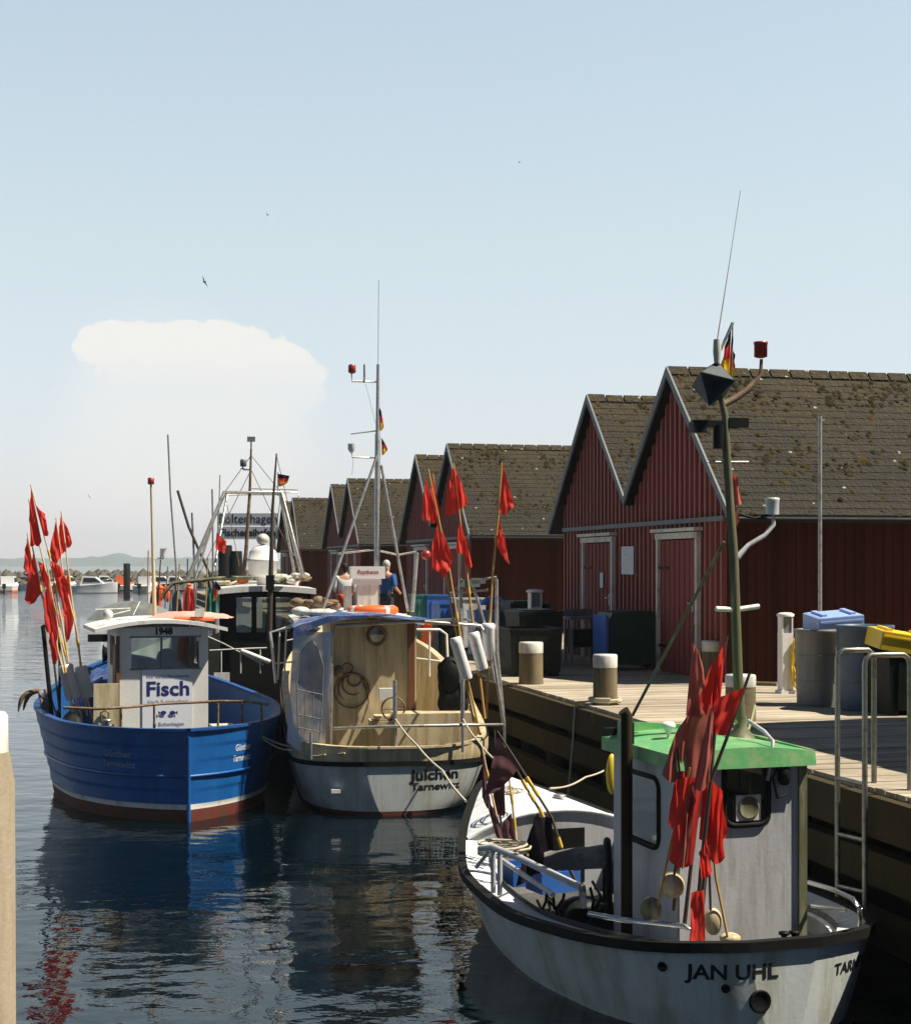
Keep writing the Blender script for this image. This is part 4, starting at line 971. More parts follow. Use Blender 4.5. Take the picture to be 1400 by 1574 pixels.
mb = MB(); mb.tube([Vector((w_ * (hc.at(fy)[0] - .05), fy - .012, fzx(fy, w_) - .01)) for w_ in [i / 10 - 1 for i in range(21)]], .022, 6); part('trim', mb, MT['deck_white'], C_)
bvc = hc.bvh(-.2, 16); mb = MB()
o_ = loc_l(C_, 1128, 1492, -1.2); 
yy0 = -2.35
def hull_text2(mb, hull, bv, s, a_c, sg, zc, size, bold, sx):
    e = .35; p0 = Vector((sg * hull.hb(a_c - e, zc), a_c - e, 0)); p1 = Vector((sg * hull.hb(a_c + e, zc), a_c + e, 0))
    xd = (p1 - p0).normalized() * (1 if sg > 0 else -1); out_ = Vector((xd.y, -xd.x, 0)); c = Vector((sg * hull.hb(a_c, zc), a_c, zc))
    text_onto(mb, s, size, c + out_ * .1, xd, (0, 0, 1), bv, -out_, bold, .004, sx)
def text_at(hull_bvh, b_, s_, x, y, size, bold, sx):
    inv = world_matrix(b_).inverted(); o_ = inv @ Vector((0, 0, EZ)); d_ = (inv @ px(x, y, 12) - o_).normalized(); h = hull_bvh.ray_cast(o_, d_)
    n_ = h[1] if h[1].dot(d_) < 0 else -h[1]; n_ = Vector((n_.x, n_.y, 0)).normalized(); xd = Vector((-n_.y, n_.x, 0))
    mb = MB(); text_onto(mb, s_, size, h[0] + n_ * .1 - Vector((0, 0, size * .35)), xd, (0, 0, 1), hull_bvh, -n_, bold, .004, sx); return mb
part('boat_name', text_at(bvc, C_, 'JAN UHL', 1128, 1495, .155, .004, 1.12), MT['ink'], C_)
part('home_port', text_at(bvc, C_, 'TARNEWITZ', 1318, 1478, .12, .003, 1.0), MT['ink'], C_)
for nm, (x, y), r_ in (('exhaust_outlet', (1168, 1540), .075), ('drain_outlet', (1115, 1520), .028), ('drain_outlet', (1018, 1486), .032)):
    c_ = pz(x, y, .3 if y < 1530 else .22); inv = world_matrix(C_).inverted(); d_ = (inv @ c_) - (inv @ Vector((0, 0, EZ))); h = bvc.ray_cast(inv @ Vector((0, 0, EZ)), d_.normalized())
    if h[0] is not None:
        q = h[1].to_track_quat('Z', 'Y').to_matrix().to_4x4(); n_ = h[1] if h[1].dot(d_) < 0 else -h[1]
        mb = MB(); mb.lathe([(r_ * 1.15, -.01), (r_ * 1.15, .012), (r_, .014), (r_ * .8, .004), (0, .003)], h[0], 20, n_.to_track_quat('Z', 'Y').to_matrix().to_4x4()); part(nm, mb, MT['black'], C_)
# wheelhouse
x0, x1, y0, y1 = -.51, .56, -2.68, -1.40; zr = 1.93
wh = MB()
H_ = zr
wz0 = loc_a(C_, 1150, 1265, y0).z; wz1 = loc_a(C_, 1150, 1172, y0).z; wx0 = loc_a(C_, 1115, 1200, y0).x; wx1 = loc_a(C_, 1178, 1200, y0).x
frame_wall(wh, (x0, y0, 0), (1, 0, 0), .3, H_, x1 - x0, [(wx0 - x0, wx1 - x0, wz0, wz1)], .035)
lz0, lz1 = 1.25, 1.78
frame_wall(wh, (x0, y1, 0), (0, -1, 0), .3, H_ - .002, y1 - y0 - .002, [(.25, .9, lz0, lz1)], .035)
frame_wall(wh, (x1, y0 + .002, 0), (0, 1, 0), .3, H_ - .002, y1 - y0, [(.5, 1.4, lz0, lz1)], .035)
frame_wall(wh, (x1 - .04, y1, 0), (-1, 0, 0), .3, H_ - .004, x1 - x0 - .08, [(.2, .9, lz0, lz1)], .035)
part('wheelhouse', wh, MT['grey_paint'], C_)
mb = MB(); mb.box((x1 - .01, y0 - .014, 1.15), (.07, .028, 1.56)); part('corner_trim', mb, MT['olive'], C_)
def rrect(cx, cz, w, h, r, y, n=5):
    o = []
    for (sx_, sz_, a0) in ((1, 1, 0), (-1, 1, 90), (-1, -1, 180), (1, -1, 270)):
        for i in range(n + 1):
            a = R(a0 + 90 * i / n); o.append(Vector((cx + sx_ * (w / 2 - r) + r * math.cos(a), y, cz + sz_ * (h / 2 - r) + r * math.sin(a))))
    return o
wcx, wcz = (wx0 + wx1) / 2, (wz0 + wz1) / 2
mb = MB(); mb.tube(rrect(wcx, wcz, wx1 - wx0 + .03, wz1 - wz0 + .03, .09, y0 - .005), .024, 6, closed=True); 
w1 = part('window', mb, MT['rubber'], C_)
mb = MB(); mb.box((wcx, y0 + .01, wcz), (wx1 - wx0, .006, wz1 - wz0)); part('pane', mb, MT['glass'], w1)
mb = MB()
q = [Vector((v.y * -1, 0, v.z)) for v in ()]
mb.tube([Vector((x0 - .005, -(p.x) , p.z)) for p in rrect(-(y1 - .575), (lz0 + lz1) / 2, .68, .56, .1, 0)], .022, 6, closed=True); w2 = part('window', mb, MT['rubber'], C_)
mb = MB(); mb.box((x0 + .01, y1 - .575, (lz0 + lz1) / 2), (.006, .65, lz1 - lz0)); part('pane', mb, MT['glass'], w2)
mb = MB(); c_ = loc_a(C_, 1150, 1242, y0 - .012); mb.box(c_, (.215, .01, .2)); cf = part('display_box', mb, MT['dirty_white'], C_)
mb = MB(); mb.lathe([(.09, -.004), (.09, .008), (.08, .012), (.074, .006), (0, .005)], c_ + Vector((0, -.006, .0)), 28, Matrix.Rotation(R(90), 4, 'X')); part('round_disc', mb, MT['olive'], cf)
mb = MB(); k_ = loc_a(C_, 1165, 1190, y0 + .25); mb.box(k_, (.14, .05, .4)); mb.box((.1, y0 + 1.0, 1.2), (.9, .3, .1)); part('console', mb, MT['dirty_white'], C_)
# green roof with raised rear lip
mb = MB(); ex = .07
ra, rb, rc, rd = (x0 - ex, y0 - ex - .02), (x1 + ex - .01, y0 - ex - .02), (x1 + ex - .01, y1 + .1), (x0 - ex, y1 + .1)
def rpz(u, v): return zr + .10 + .05 * math.sin(math.pi * u) - .0 * v
mb.grid(lambda u, v: Vector((ra[0] + (rb[0] - ra[0]) * u, ra[1] + (rd[1] - ra[1]) * v, rpz(u, v))), 10, 10)
mb.grid(lambda u, v: Vector((ra[0] + (rb[0] - ra[0]) * u, ra[1] + (rd[1] - ra[1]) * v, zr - .01)), 2, 2)
for v in (0, 1): mb.grid(lambda u, k: Vector((ra[0] + (rb[0] - ra[0]) * u, ra[1] + (rd[1] - ra[1]) * v + (-.02 + .02 * k if v == 0 else 0), zr - .01 + (rpz(u, v) - zr + .01) * k)), 10, 1)
for u in (0, 1): mb.grid(lambda v, k: Vector((ra[0] + (rb[0] - ra[0]) * u, ra[1] + (rd[1] - ra[1]) * v, zr - .01 + (rpz(u, v) - zr + .01) * k)), 10, 1)
# lip round the back and right side
def lip(pts, h0, h1):
    n = len(pts) - 1
    mb.grid(lambda u, k: Vector((*pts[round(u * n)], rpz(0, 0) - .02 + k * (h0 + (h1 - h0) * u))), n, 1, False)
    mb.grid(lambda u, k: Vector((pts[round(u * n)][0] * .96, pts[round(u * n)][1] - .03, rpz(0, 0) - .02 + k * (h0 + (h1 - h0) * u))), n, 1, False)
    mb.grid(lambda u, k: Vector((pts[round(u * n)][0] * (1 - .04 * k), pts[round(u * n)][1] - .03 * k, rpz(0, 0) - .02 + (h0 + (h1 - h0) * u))), n, 1, False)
lip([(rd[0], rd[1] - .6), (rd[0] + .04, rd[1] - .25), (rd[0] + .2, rd[1]), (0, rd[1] + .03), (rc[0] - .2, rc[1]), (rc[0] - .03, rc[1] - .25), (rc[0], rb[1] + .05)], .2, .03)
part('roof', mb, MT['green'], C_)
# navigation light, gps dome, antenna base
mb = MB(); q = loc_a(C_, 1027, 1122, -1.9); mb.tube([q - Vector((0, 0, .22)), q], .012, 6); mb.lathe([(.02, -.03), (.03, 0), (.06, .02), (.062, .045), (.04, .065), (0, .07)], q, 16); part('gps_dome', mb, MT['plastic_white'], C_)
mb = MB(); q = loc_a(C_, 937, 1128, -1.3); mb.box(q, (.1, .08, .1)); part('side_light', mb, MT['black'], C_)
mb = MB(); q = loc_a(C_, 1205, 1195, y0 - .06); mb.lathe([(.03, -.06), (.05, -.03), (.05, .06), (.035, .08)], q, 12); mb.tube([q + Vector((-.05, 0, .1)), q + Vector((-.1, 0, 0)), q + Vector((-.06, 0, -.16)), q + Vector((.02, 0, -.14))], .01, 5); part('deck_lamp', mb, MT['black_tub'], C_)
mb = MB(); mb.tube([loc_a(C_, 1150, 1108, y0 + .5), loc_a(C_, 1175, 1125, y0 + .2), loc_a(C_, 1188, 1140, y0 - .06), loc_a(C_, 1186, 1162, y0 - .07), loc_a(C_, 1180, 1200, y0 - .02)], .016, 6); part('cable', mb, MT['grey_paint'], C_)
mb = MB()
for dx in (0, .09): q = loc_a(C_, 1205, 1443, y0 - .25) + Vector((dx, 0, 0)); mb.lathe([(.022, -.1), (.022, .02), (.042, .03), (.042, .05), (0, .055)], q, 10)
q = loc_a(C_, 1212, 1450, y0 - .25); mb.box(q, (.24, .1, .05)); part('mooring_bitt', mb, MT['black'], C_)
# mast (Y near 13) with fittings
am = -1.9
def m(x, y, a=am): return loc_a(C_, x, y, a)
mst = [m(1139, 1122), m(1134, 1040), m(1128, 860), m(1121, 760), m(1114, 640), m(1106, 600)]
mb = MB(); mb.tube(mst, [.045, .042, .038, .034, .03, .026], 10); mb.lathe([(.14, 0), (.05, .12), (.05, .2)], mst[0] - Vector((0, 0, .09)), 8)
mb.tube([m(1131, 1060), m(1122, 850), m(1112, 690)], .012, 6)
mC = part('mast', mb, MT['olive'], C_)
mb = MB(); mb.tube([m(1112, 622), m(1130, 612), m(1150, 598), m(1169, 575), m(1170, 552)], [.028, .03, .028, .018, .014], 8); part('lamp_arm', mb, MT['rust'], mC)
mb = MB(); mb.lathe([(.03, -.06), (.055, -.05), (.055, .05), (.06, .055), (.06, .075), (0, .08)], m(1169, 539), 14); part('lantern', mb, MT['red_lamp'], mC)
mb = MB(); mb.tube([m(1133, 857), m(1150, 838), m(1175, 823), m(1189, 806), m(1188, 792)], [.028, .02, .022, .02, .012], 8); part('lamp_arm', mb, MT['grey_paint'], mC)
mb = MB(); mb.lathe([(.055, -.06), (.057, .05), (.06, .06), (.06, .08), (0, .085)], m(1187, 780), 14); part('lantern', mb, MT['clear_lamp'], mC)
mb = MB(); mb.tube([m(1135, 790), m(1160, 797), m(1186, 790)], .012, 6); part('cable', mb, MT['black'], mC)
mb = MB(); mb.box(m(1098, 652), (.42, .05, .06)); mb.box(m(1072, 657), (.12, .09, .09)); mb.box(m(1133, 650), (.18, .07, .08)); mb.lathe([(.05, 0), (.05, .2)], m(1104, 690) , 8); part('antenna_bar', mb, MT['black_tub'], mC)
mb = MB(); mb.tube([m(1087, 710), m(1150, 710)], .008, 6); part('cross_bar', mb, MT['steel'], mC)
mb = MB(); mb.tube([m(1100, 936), m(1133, 937), m(1166, 932)], .022, 8); part('cross_bar', mb, MT['white'], mC)
# octahedral radar reflector
mb = MB(); c_ = m(1096, 589); r_ = .21
rot = Matrix.Rotation(R(25), 4, 'Y') @ Matrix.Rotation(R(28), 4, 'Z') @ Matrix.Rotation(R(-15), 4, 'X')
for (a_, b_) in (((1, 0, 0), (0, 1, 0)), ((0, 1, 0), (0, 0, 1)), ((1, 0, 0), (0, 0, 1))):
    a_, b_ = Vector(a_) * r_, Vector(b_) * r_
    poly = [c_ + rot @ v for v in (a_, b_, -a_, -b_)]; nn = (poly[1] - poly[0]).cross(poly[2] - poly[0]).normalized() * .006; mb.prism(poly, 0, nn)
P_ = [c_ + rot @ (Vector(v) * r_ * .98) for v in ((1, 0, 0), (0, 1, 0), (-1, 0, 0), (0, -1, 0), (0, 0, 1), (0, 0, -1))]
mb.add(P_, [(0, 1, 4), (2, 3, 4), (1, 2, 5), (3, 0, 5), (0, 3, 4), (0, 1, 5)]); part('radar_reflector', mb, MT['flag_black'] if False else mk('reflector_grey', (.035, .05, .055), .5), mC)
mb = MB(); mb.tube([m(1106, 600), m(1104, 545), m(1126, 496)], .014, 6); mb.tube([m(1126, 496), m(1125, 570)], .007, 5); part('flag_staff', mb, MT['steel'], mC)
mb = MB(); cloth(mb, m(1124, 502), m(1120, 572), m(1107, 566), m(1118, 520), .03, 1.2, .2, 12, 12, bands=1); cloth(mb, m(1125, 510), m(1119, 572), m(1128, 577), m(1129, 545), .02, 1, .6, 8, 12, bands=1); part('flag', mb, flag_mats(), mC, label='black red gold flag hanging in folds at the mast top')
mb = MB(); mb.lathe([(.025, -.1), (.035, 0), (.03, .1)], m(1102, 540), 10); mb.tube([m(1102, 525), m(1120, 410), m(1138, 292)], [.007, .004, .003], 5); part('whip_antenna', mb, MT['dirty_white'], mC)
mb = MB(); cloth(mb, m(1125, 722), m(1127, 775), m(1143, 770), m(1133, 735), .025, 1.2, .9, 10, 10); cloth(mb, m(1127, 770), m(1131, 808), m(1136, 800), m(1131, 775), .015, 1, .4, 5, 6); part('pennant', mb, MT['flag_faded'], mC, label='torn pale pink pennant on the mast')
mb = MB(); mb.tube([m(1113, 832), m(972, 1100, -.6)], .014, 8); part('mast_stay', mb, MT['olive'], mC)
mb = MB(); q0 = loc_l(C_, 963, 1100, -.66); q1 = Vector((q0.x, q0.y, .3)); mb.tube([q1, q0, q0 + Vector((-.03, 0, .04))], .048, 10); part('hauler_post', mb, mk('hauler_post_paint', (.026, .018, .008), .6, var=.3), C_)
mb = MB(); q = loc_a(C_, 940, 1190, -.35); mb.ball(q, .1, 8, (.55, .4, 1.9)); mb.tube([q + Vector((0, 0, .2)), loc_a(C_, 953, 1120, -.4)], .006, 5); mb.v = [wl(C_, v) for v in mb.v]; solo('rescue_bag', mb, MT['yellow'], 'yellow rescue bag hanging beside the dark post of the green-roofed boat', 'bag')
mb = MB(); mb.tube([loc_a(C_, 1035, 1245, -2.2), loc_a(C_, 970, 1254, -1.6), loc_a(C_, 1035, 1275, -2.4)], .008, 6); part('wire_bracket', mb, MT['chrome'], C_)
# rails
def rz_(x, y, z): return loc_z(C_, x, y, z)
mb = MB(); mb.tube([rz_(738, 1305, .95), rz_(758, 1303, 1.0), rz_(800, 1320, 1.0), rz_(895, 1366, 1.0), rz_(896, 1392, .8)], .032, 8)
for x, y in ((758, 1303), (768, 1306)): p = rz_(x, y, 1.0); mb.tube([p, Vector((p.x, p.y, .6))], .024, 8)
mb.tube([rz_(765, 1318, .85), rz_(850, 1376, .82)], .022, 8); mb.tube([rz_(755, 1305, .97), rz_(731, 1335, .8)], .018, 6)
part('side_rail', mb, MT['grey_paint'], C_)
mb = MB(); mb.tube([rz_(905, 1405, .78), rz_(960, 1415, .78), rz_(1050, 1424, .78), rz_(1068, 1434, .75), rz_(1081, 1458, .6)], .022, 8); part('side_rail', mb, MT['chrome'], C_)
mb = MB(); mb.tube([rz_(1243, 1357, .95), rz_(1280, 1368, .95), rz_(1310, 1382, .95), rz_(1321, 1396, .92), rz_(1322, 1432, .62)], .02, 8); mb.tube([rz_(1247, 1393, .75), rz_(1300, 1400, .75)], .018, 8); part('stern_rail', mb, MT['chrome'], C_)
# net hauler drum and hood
mb = MB(); c_ = rz_(905, 1352, .75)
Mx = Matrix.Rotation(R(70), 4, 'Z') @ Matrix.Rotation(R(90), 4, 'X')
arc_ = [c_ + Mx @ Vector((.27 * math.cos(a), .34 * math.sin(a), .16)) for a in [math.pi * i / 14 for i in range(15)]]
mb.tube([arc_[0] - Vector((0, 0, .25))] + arc_ + [arc_[-1] - Vector((0, 0, .3))], .03, 8)
part('hauler_ring', mb, MT['rubber'], C_)
mb = MB(); mb.grid(lambda u, v: c_ + Mx @ Vector(((.25 - .03 * v) * math.cos(math.pi * (.1 + .75 * u)), (.31 - .08 * v) * math.sin(math.pi * (.1 + .75 * u)), .16 - .55 * v)) + Vector((0, 0, .02 * pnoise(Vector((u * 5, v * 5, 9))))), 16, 10)
part('hauler_hood', mb, mk('worn_grey_sheet', (.12, .115, .10), .8, var=.45, vs=9, dirt=(.3, .28, .24), da=.3, bump=.5), C_)
random.seed(21)
mb = MB(); c2 = rz_(880, 1385, .5)
for i in range(26):
    p = c2 + Vector((random.uniform(-.35, .5), random.uniform(-.3, .3), random.uniform(-.2, .18))); q = p + Vector((random.uniform(-.1, .1), random.uniform(-.1, .1), -random.uniform(.1, .3)))
    mb.tube([p, p.lerp(q, .5) + Vector((.03, 0, .02)), q], .014, 5)
mb.ball(c2 + Vector((.1, 0, -.12)), .2, 8, (1.4, .9, .8)); mb.v = [wl(C_, v) for v in mb.v]
solo('net_gear', mb, MT['black_tub'], 'black tangled net gear under the grey hood of the nearest boat', 'fishing gear')
for x, y, sc_, mt, lab in ((925, 1400, .30, 'black', 'dark net heap against the near rail left of the red flags'), (985, 1395, .26, 'black_tub', 'dark net heap at the foot of the brown post'), (800, 1300, .2, 'olive', 'green brown net heap beside the rope coil near the bow')):
    mb = MB(); c = pz(x, y, .42); mb.grid(lambda u, v: c + Vector(((2 * u - 1) * sc_ * 1.5, (2 * v - 1) * sc_, -.22 + sc_ * (math.sin(math.pi * u) * math.sin(math.pi * v)) ** .5 * (1 + .5 * pnoise(Vector((u * 5, v * 5, x)))) + .03 * pnoise(Vector((u * 16, v * 16, x))))), 26, 20)
    solo('net_heap', mb, MT[mt], lab, 'fishing net')
for i, (x, y, lab) in enumerate(((812, 1342, 'blue fish crate beside the dark flags on the nearest boat, left one'), (850, 1352, 'blue fish crate under the black flag on the nearest boat, right one'))):
    mb = MB(); p = pz(x, y, .5); 
    for dx, dy, sx_, sy_ in ((0, -.15, .42, .02), (0, .15, .42, .02), (-.2, 0, .02, .28), (.2, 0, .02, .28)): mb.box(Matrix.Rotation(R(17 + 8 * i), 4, 'Z') @ Vector((dx, dy, 0)) + p, (sx_, sy_, .2), R(17 + 8 * i))
    mb.box(p - Vector((0, 0, .09)), (.4, .28, .02), R(17 + 8 * i)); solo('fish_crate', mb, MT['blue_plastic'], lab, 'crate', group='blue crates on the nearest boat')
mb = MB()
for i in range(60):
    a = i * .55; mb_r = .1 + .04 * math.sin(i * 1.3)
pts = [pz(782, 1222, 1.15) + Vector(((.1 + .05 * math.sin(i * .37)) * math.cos(i * .5), (.16 + .05 * math.sin(i * .7)) * math.sin(i * .5), .0006 * i + .02)) for i in range(70)]
mb.tube(pts, .008, 5); solo('rope_coil', mb, MT['rope'], 'pale rope coil lying on the white foredeck of the nearest boat', 'rope')
pts = [pz(775, 1315, .8) + Vector(((.22 + .03 * math.sin(i * .37)) * math.cos(i * .5), (.2 + .04 * math.sin(i * .7)) * math.sin(i * .5), .002 * i)) for i in range(60)]
mb = MB(); mb.tube(pts, .013, 5); solo('rope_coil', mb, MT['rope'], 'thick beige rope coil at the foot of the dark flag poles', 'rope')
mb = MB(); p = pz(860, 1225, 1.02); mb.lathe([(.07, 0), (.07, .02), (.05, .025)], (inv @ p).to_tuple() if False else (world_matrix(C_).inverted() @ p), 16); part('deck_filler', mb, MT['steel'], C_)

# ---------------------------------------------------------------- marker flag poles
def ballfl(mb, c, r, sc=(1, 1, 1)): mb.ball(c, r, 10, sc)
def dan(name, label, group, pts, Y, r, mat, flags, bands=(), floats=(), base_z=None, dY=0.0, spike=None):
    """pts: pixel polyline top->base; flags: list of (quad px, mat, seed)"""
    n = len(pts)
    P = [px(x, y, Y + dY * i / max(1, n - 1)) for i, (x, y) in enumerate(pts)]
    root = thing(name, label, 'marker flag', P[-1], 0, group)
    mb = MB(); mb.tube(P, [r * .7 + (r * .5) * i / max(1, n - 1) for i in range(n)], 7); pole = part('pole', mb, mat, root, world=True)
    def on(t):
        L_ = [(P[i + 1] - P[i]).length for i in range(n - 1)]; tot = sum(L_); d = t * tot
        for i in range(n - 1):
            if d <= L_[i] or i == n - 2: return P[i].lerp(P[i + 1], min(1, d / L_[i])), (P[i + 1] - P[i]).normalized()
            d -= L_[i]
    for t_ in bands:
        c, d = on(t_); mb = MB(); mb.tube([c - d * .05, c + d * .05], r * 1.35, 7); part('tape_band', mb, MT['ochre'], pole, world=True)
    for i, (q, mt, sd_) in enumerate(flags):
        mb = MB(); k = [px(x, y, Y - .03 - .02 * (sd_ % 3)) for x, y in q]
        ax = (k[1] - k[0]).normalized(); k[2] = k[2] + .28 * ((k[2] - k[0]) - ax * (k[2] - k[0]).dot(ax)); k[3] = k[3] + .28 * ((k[3] - k[0]) - ax * (k[3] - k[0]).dot(ax))
        if len(k) == 3: k = [k[0], k[1], k[2], k[0].lerp(k[2], .12)]
        cloth(mb, *k, amp=.032, waves=1.1 + .3 * (sd_ % 2), seed=sd_ * .37, nu=18, nv=20, n=Vector((0, -1, 0))); part('flag', mb, MT[mt], root, world=True)
    for (a, b, rr, mt) in floats:
        p, q = px(*a, Y - .05), px(*b, Y - .05); d = (q - p)
        mb = MB(); mb.tube([p, p + d * .04, p + d * .16, p + d * .17, p + d * .96, q], [rr * .8, rr, rr, rr * .97, rr, rr * .8], 14); part('float', mb, MT[mt], root, world=True)
    return root
GA = 'red marker flags standing in the blue boat'
fr = 'flag_red'
dan('marker_flag', 'tallest marker flag in the blue boat, with cloth on both sides of its tip', GA, [(47, 745), (76, 853), (98, 975), (119, 1102)], 23.6, .014, MT['bamboo_pale'], [([(48, 750), (64, 832), (56, 836), (47, 790)], fr, 1), ([(55, 776), (67, 822), (74, 820), (66, 790)], fr, 2), ([(78, 862), (92, 920), (100, 895), (90, 870)], fr, 3)], (.3, .45, .58, .7), [((100, 1022), (113, 1075), .115, 'float')])
dan('marker_flag', 'second tallest marker flag of the blue boat, its dark red flag left of the tallest', GA, [(44, 767), (58, 826), (72, 885), (95, 985), (126, 1105)], 23.8, .013, MT['bamboo_pale'], [([(45, 774), (57, 832), (49, 838), (46, 800)], fr, 4), ([(80, 900), (92, 960), (84, 1010), (78, 950)], fr, 5)], (.35, .55, .7))
dan('marker_flag', 'leftmost low marker flag of the blue boat, level with the upper red flag bases', GA, [(42, 820), (53, 882), (78, 960), (118, 1110)], 23.4, .013, MT['bamboo_pale'], [([(42, 826), (52, 882), (39, 872), (40, 845)], fr, 6)], (.4, .6))
dan('marker_flag', 'blunt hanging marker flag at the lower left of the blue boat bundle', GA, [(50, 841), (64, 912), (74, 940), (92, 1095)], 23.3, .015, MT['pole_dark'], [([(51, 848), (63, 912), (50, 928), (43, 920)], fr, 7), ([(58, 862), (68, 905), (73, 890), (66, 868)], fr, 8)], (.25,))
dan('marker_flag', 'left one of the right hand pair of tall flags on the blue boat', GA, [(86, 796), (97, 883), (118, 970), (134, 1100)], 23.9, .013, MT['bamboo_pale'], [([(86, 800), (94, 853), (86, 869), (79, 852)], fr, 9), ([(98, 885), (108, 930), (101, 948), (96, 915)], fr, 10)], (.35, .5, .64, .75), [((124, 1024), (134, 1072), .10, 'float')])
dan('marker_flag', 'rightmost marker flag of the blue boat, cloth on both sides of the tip', GA, [(94, 786), (104, 869), (115, 958), (127, 1045), (148, 1130)], 24.1, .013, MT['bamboo_pale'], [([(94, 790), (101, 846), (91, 850), (92, 815)], fr, 11), ([(97, 800), (102, 842), (109, 835), (103, 812)], fr, 12), ([(104, 880), (113, 958), (104, 990), (100, 920)], fr, 13)], (.3, .45, .58, .68))
dan('marker_flag', 'low marker flag amid the blue boat bundle, cloth reaching the black rack', GA, [(72, 868), (88, 960), (102, 1040), (112, 1100)], 23.2, .014, MT['bamboo_pale'], [([(74, 882), (84, 968), (72, 965), (70, 920)], fr, 14), ([(82, 955), (90, 1010), (84, 1022), (77, 985)], fr, 15), ([(86, 890), (100, 945), (104, 900), (95, 885)], fr, 16)], (.3, .5, .7))
GB = 'red marker flags on the starboard side of the cream boat'
dan('marker_flag', 'left marker flag of the cream boat, with its pair of upper and lower red flags', GB, [(658, 721), (677, 812), (691, 878), (703, 954), (722, 1060), (738, 1130)], 22.2, .017, MT['bamboo'], [([(657, 730), (662, 795), (651, 798), (653, 757)], fr, 20), ([(673, 803), (678, 858), (665, 877), (667, 835)], fr, 21), ([(680, 815), (697, 858), (688, 887), (675, 872)], fr, 22)], (.55,), [((699, 980), (718, 1045), .085, 'float')])
dan('marker_flag', 'marker flag leaning against the left one on the cream boat, tip just right of it', GB, [(665, 729), (677, 822), (694, 940), (728, 1110)], 22.35, .015, MT['bamboo'], [([(666, 734), (678, 796), (664, 802), (661, 775)], fr, 23), ([(676, 812), (687, 850), (684, 880), (672, 850)], fr, 24)])
dan('marker_flag', 'middle marker flag of the cream boat, with a broad flag over a narrow one', GB, [(697, 712), (707, 799), (716, 865), (723, 931), (736, 1030), (745, 1105)], 22.3, .017, MT['bamboo'], [([(697, 715), (706, 783), (689, 790), (691, 750)], fr, 25), ([(698, 718), (706, 782), (715, 770), (709, 745)], 'flag_red', 26), ([(708, 802), (716, 868), (724, 870), (716, 835)], fr, 27), ([(708, 802), (712, 850), (703, 846), (705, 815)], fr, 28)], (.5,), [((727, 972), (742, 1030), .085, 'float')])
dan('marker_flag', 'right marker flag of the cream boat, standing apart against the shed wall', GB, [(771, 710), (766, 792), (757, 882), (753, 953), (748, 1105)], 22.4, .017, MT['bamboo'], [([(773, 715), (767, 784), (776, 789), (786, 776)], fr, 29), ([(767, 796), (763, 838), (778, 867), (773, 828)], fr, 30)], (.3,), [((750, 958), (750, 1015), .10, 'float')])
GC = 'red marker flags bundled in front of the green-roofed wheelhouse'
ff = 'flag_faded'
Yc = 11.85
dan('marker_flag', 'faded pink marker flag, leftmost of the bundle before the wheelhouse', GC, [(1066, 960), (1066, 1000), (1058, 1120), (1045, 1300), (1036, 1400)], Yc + .15, .016, MT['pole_dark'], [([(1064, 988), (1054, 1100), (1084, 1085), (1072, 1000)], ff, 41), ([(1060, 1080), (1036, 1195), (1070, 1210), (1096, 1085)], ff, 42), ([(1056, 1100), (1046, 1200), (1024, 1192), (1040, 1130)], ff, 43), ([(1052, 1185), (1048, 1285), (1032, 1265), (1038, 1205)], fr, 44)], (), [])
dan('marker_flag', 'bright red marker flag with its point up in the middle of the wheelhouse bundle', GC, [(1117, 978), (1104, 1060), (1092, 1198), (1085, 1330), (1075, 1440)], Yc, .016, MT['pole_dark'], [([(1116, 985), (1104, 1112), (1080, 1078), (1094, 1030)], fr, 45), ([(1112, 1010), (1104, 1120), (1092, 1112), (1098, 1050)], fr, 46), ([(1086, 1185), (1090, 1320), (1108, 1318), (1106, 1225)], fr, 47), ([(1082, 1190), (1074, 1290), (1108, 1285), (1104, 1215)], fr, 48)], ())
dan('marker_flag', 'red marker flag leaning furthest right over the edge of the green roof', GC, [(1152, 1035), (1118, 1132), (1092, 1201), (1078, 1330), (1070, 1430)], Yc - .1, .016, MT['pole_dark'], [([(1145, 1056), (1117, 1130), (1092, 1118), (1108, 1076)], fr, 49)], ())
dan('marker_flag', 'long furled red marker flag hanging straight down below the faded pink one', GC, [(1090, 1110), (1078, 1200), (1062, 1330), (1052, 1420)], Yc - .2, .014, MT['pole_dark'], [([(1090, 1080), (1066, 1210), (1086, 1200), (1096, 1100)], ff, 50), ([(1082, 1196), (1064, 1328), (1036, 1324), (1054, 1196)], fr, 51), ([(1072, 1200), (1056, 1326), (1046, 1328), (1060, 1205)], ff, 52)], ())
dan('marker_flag', 'narrow red marker flag standing lowest, on the near rail of the nearest boat', GC, [(1088, 1300), (1080, 1370), (1076, 1458)], Yc - .25, .014, MT['pole_dark'], [([(1086, 1290), (1094, 1340), (1080, 1350), (1078, 1310)], fr, 53), ([(1082, 1368), (1084, 1445), (1064, 1455), (1067, 1372)], fr, 54)], ())
for (x, y, rr, sc, lab) in ((1033, 1361, .10, (1, 1, 1), 'round mottled float below the left red flags on the nearest boat'), (1096, 1417, .078, (.9, .9, 1.35), 'oval mottled float beside the lowest red flag on the nearest boat'), (1122, 1443, .075, (1.1, 1, .6), 'white float lying on the near rail under the oval one'), (1000, 1398, .085, (1, 1, 1.1), 'greenish float low beside the dark post of the nearest boat')):
    mb = MB(); c = px(x, y, Yc + .1); mb.ball(c, rr, 10, sc); solo('float', mb, MT['cream'] if x != 1000 else MT['olive'], lab, 'float', group='floats on the nearest boat')
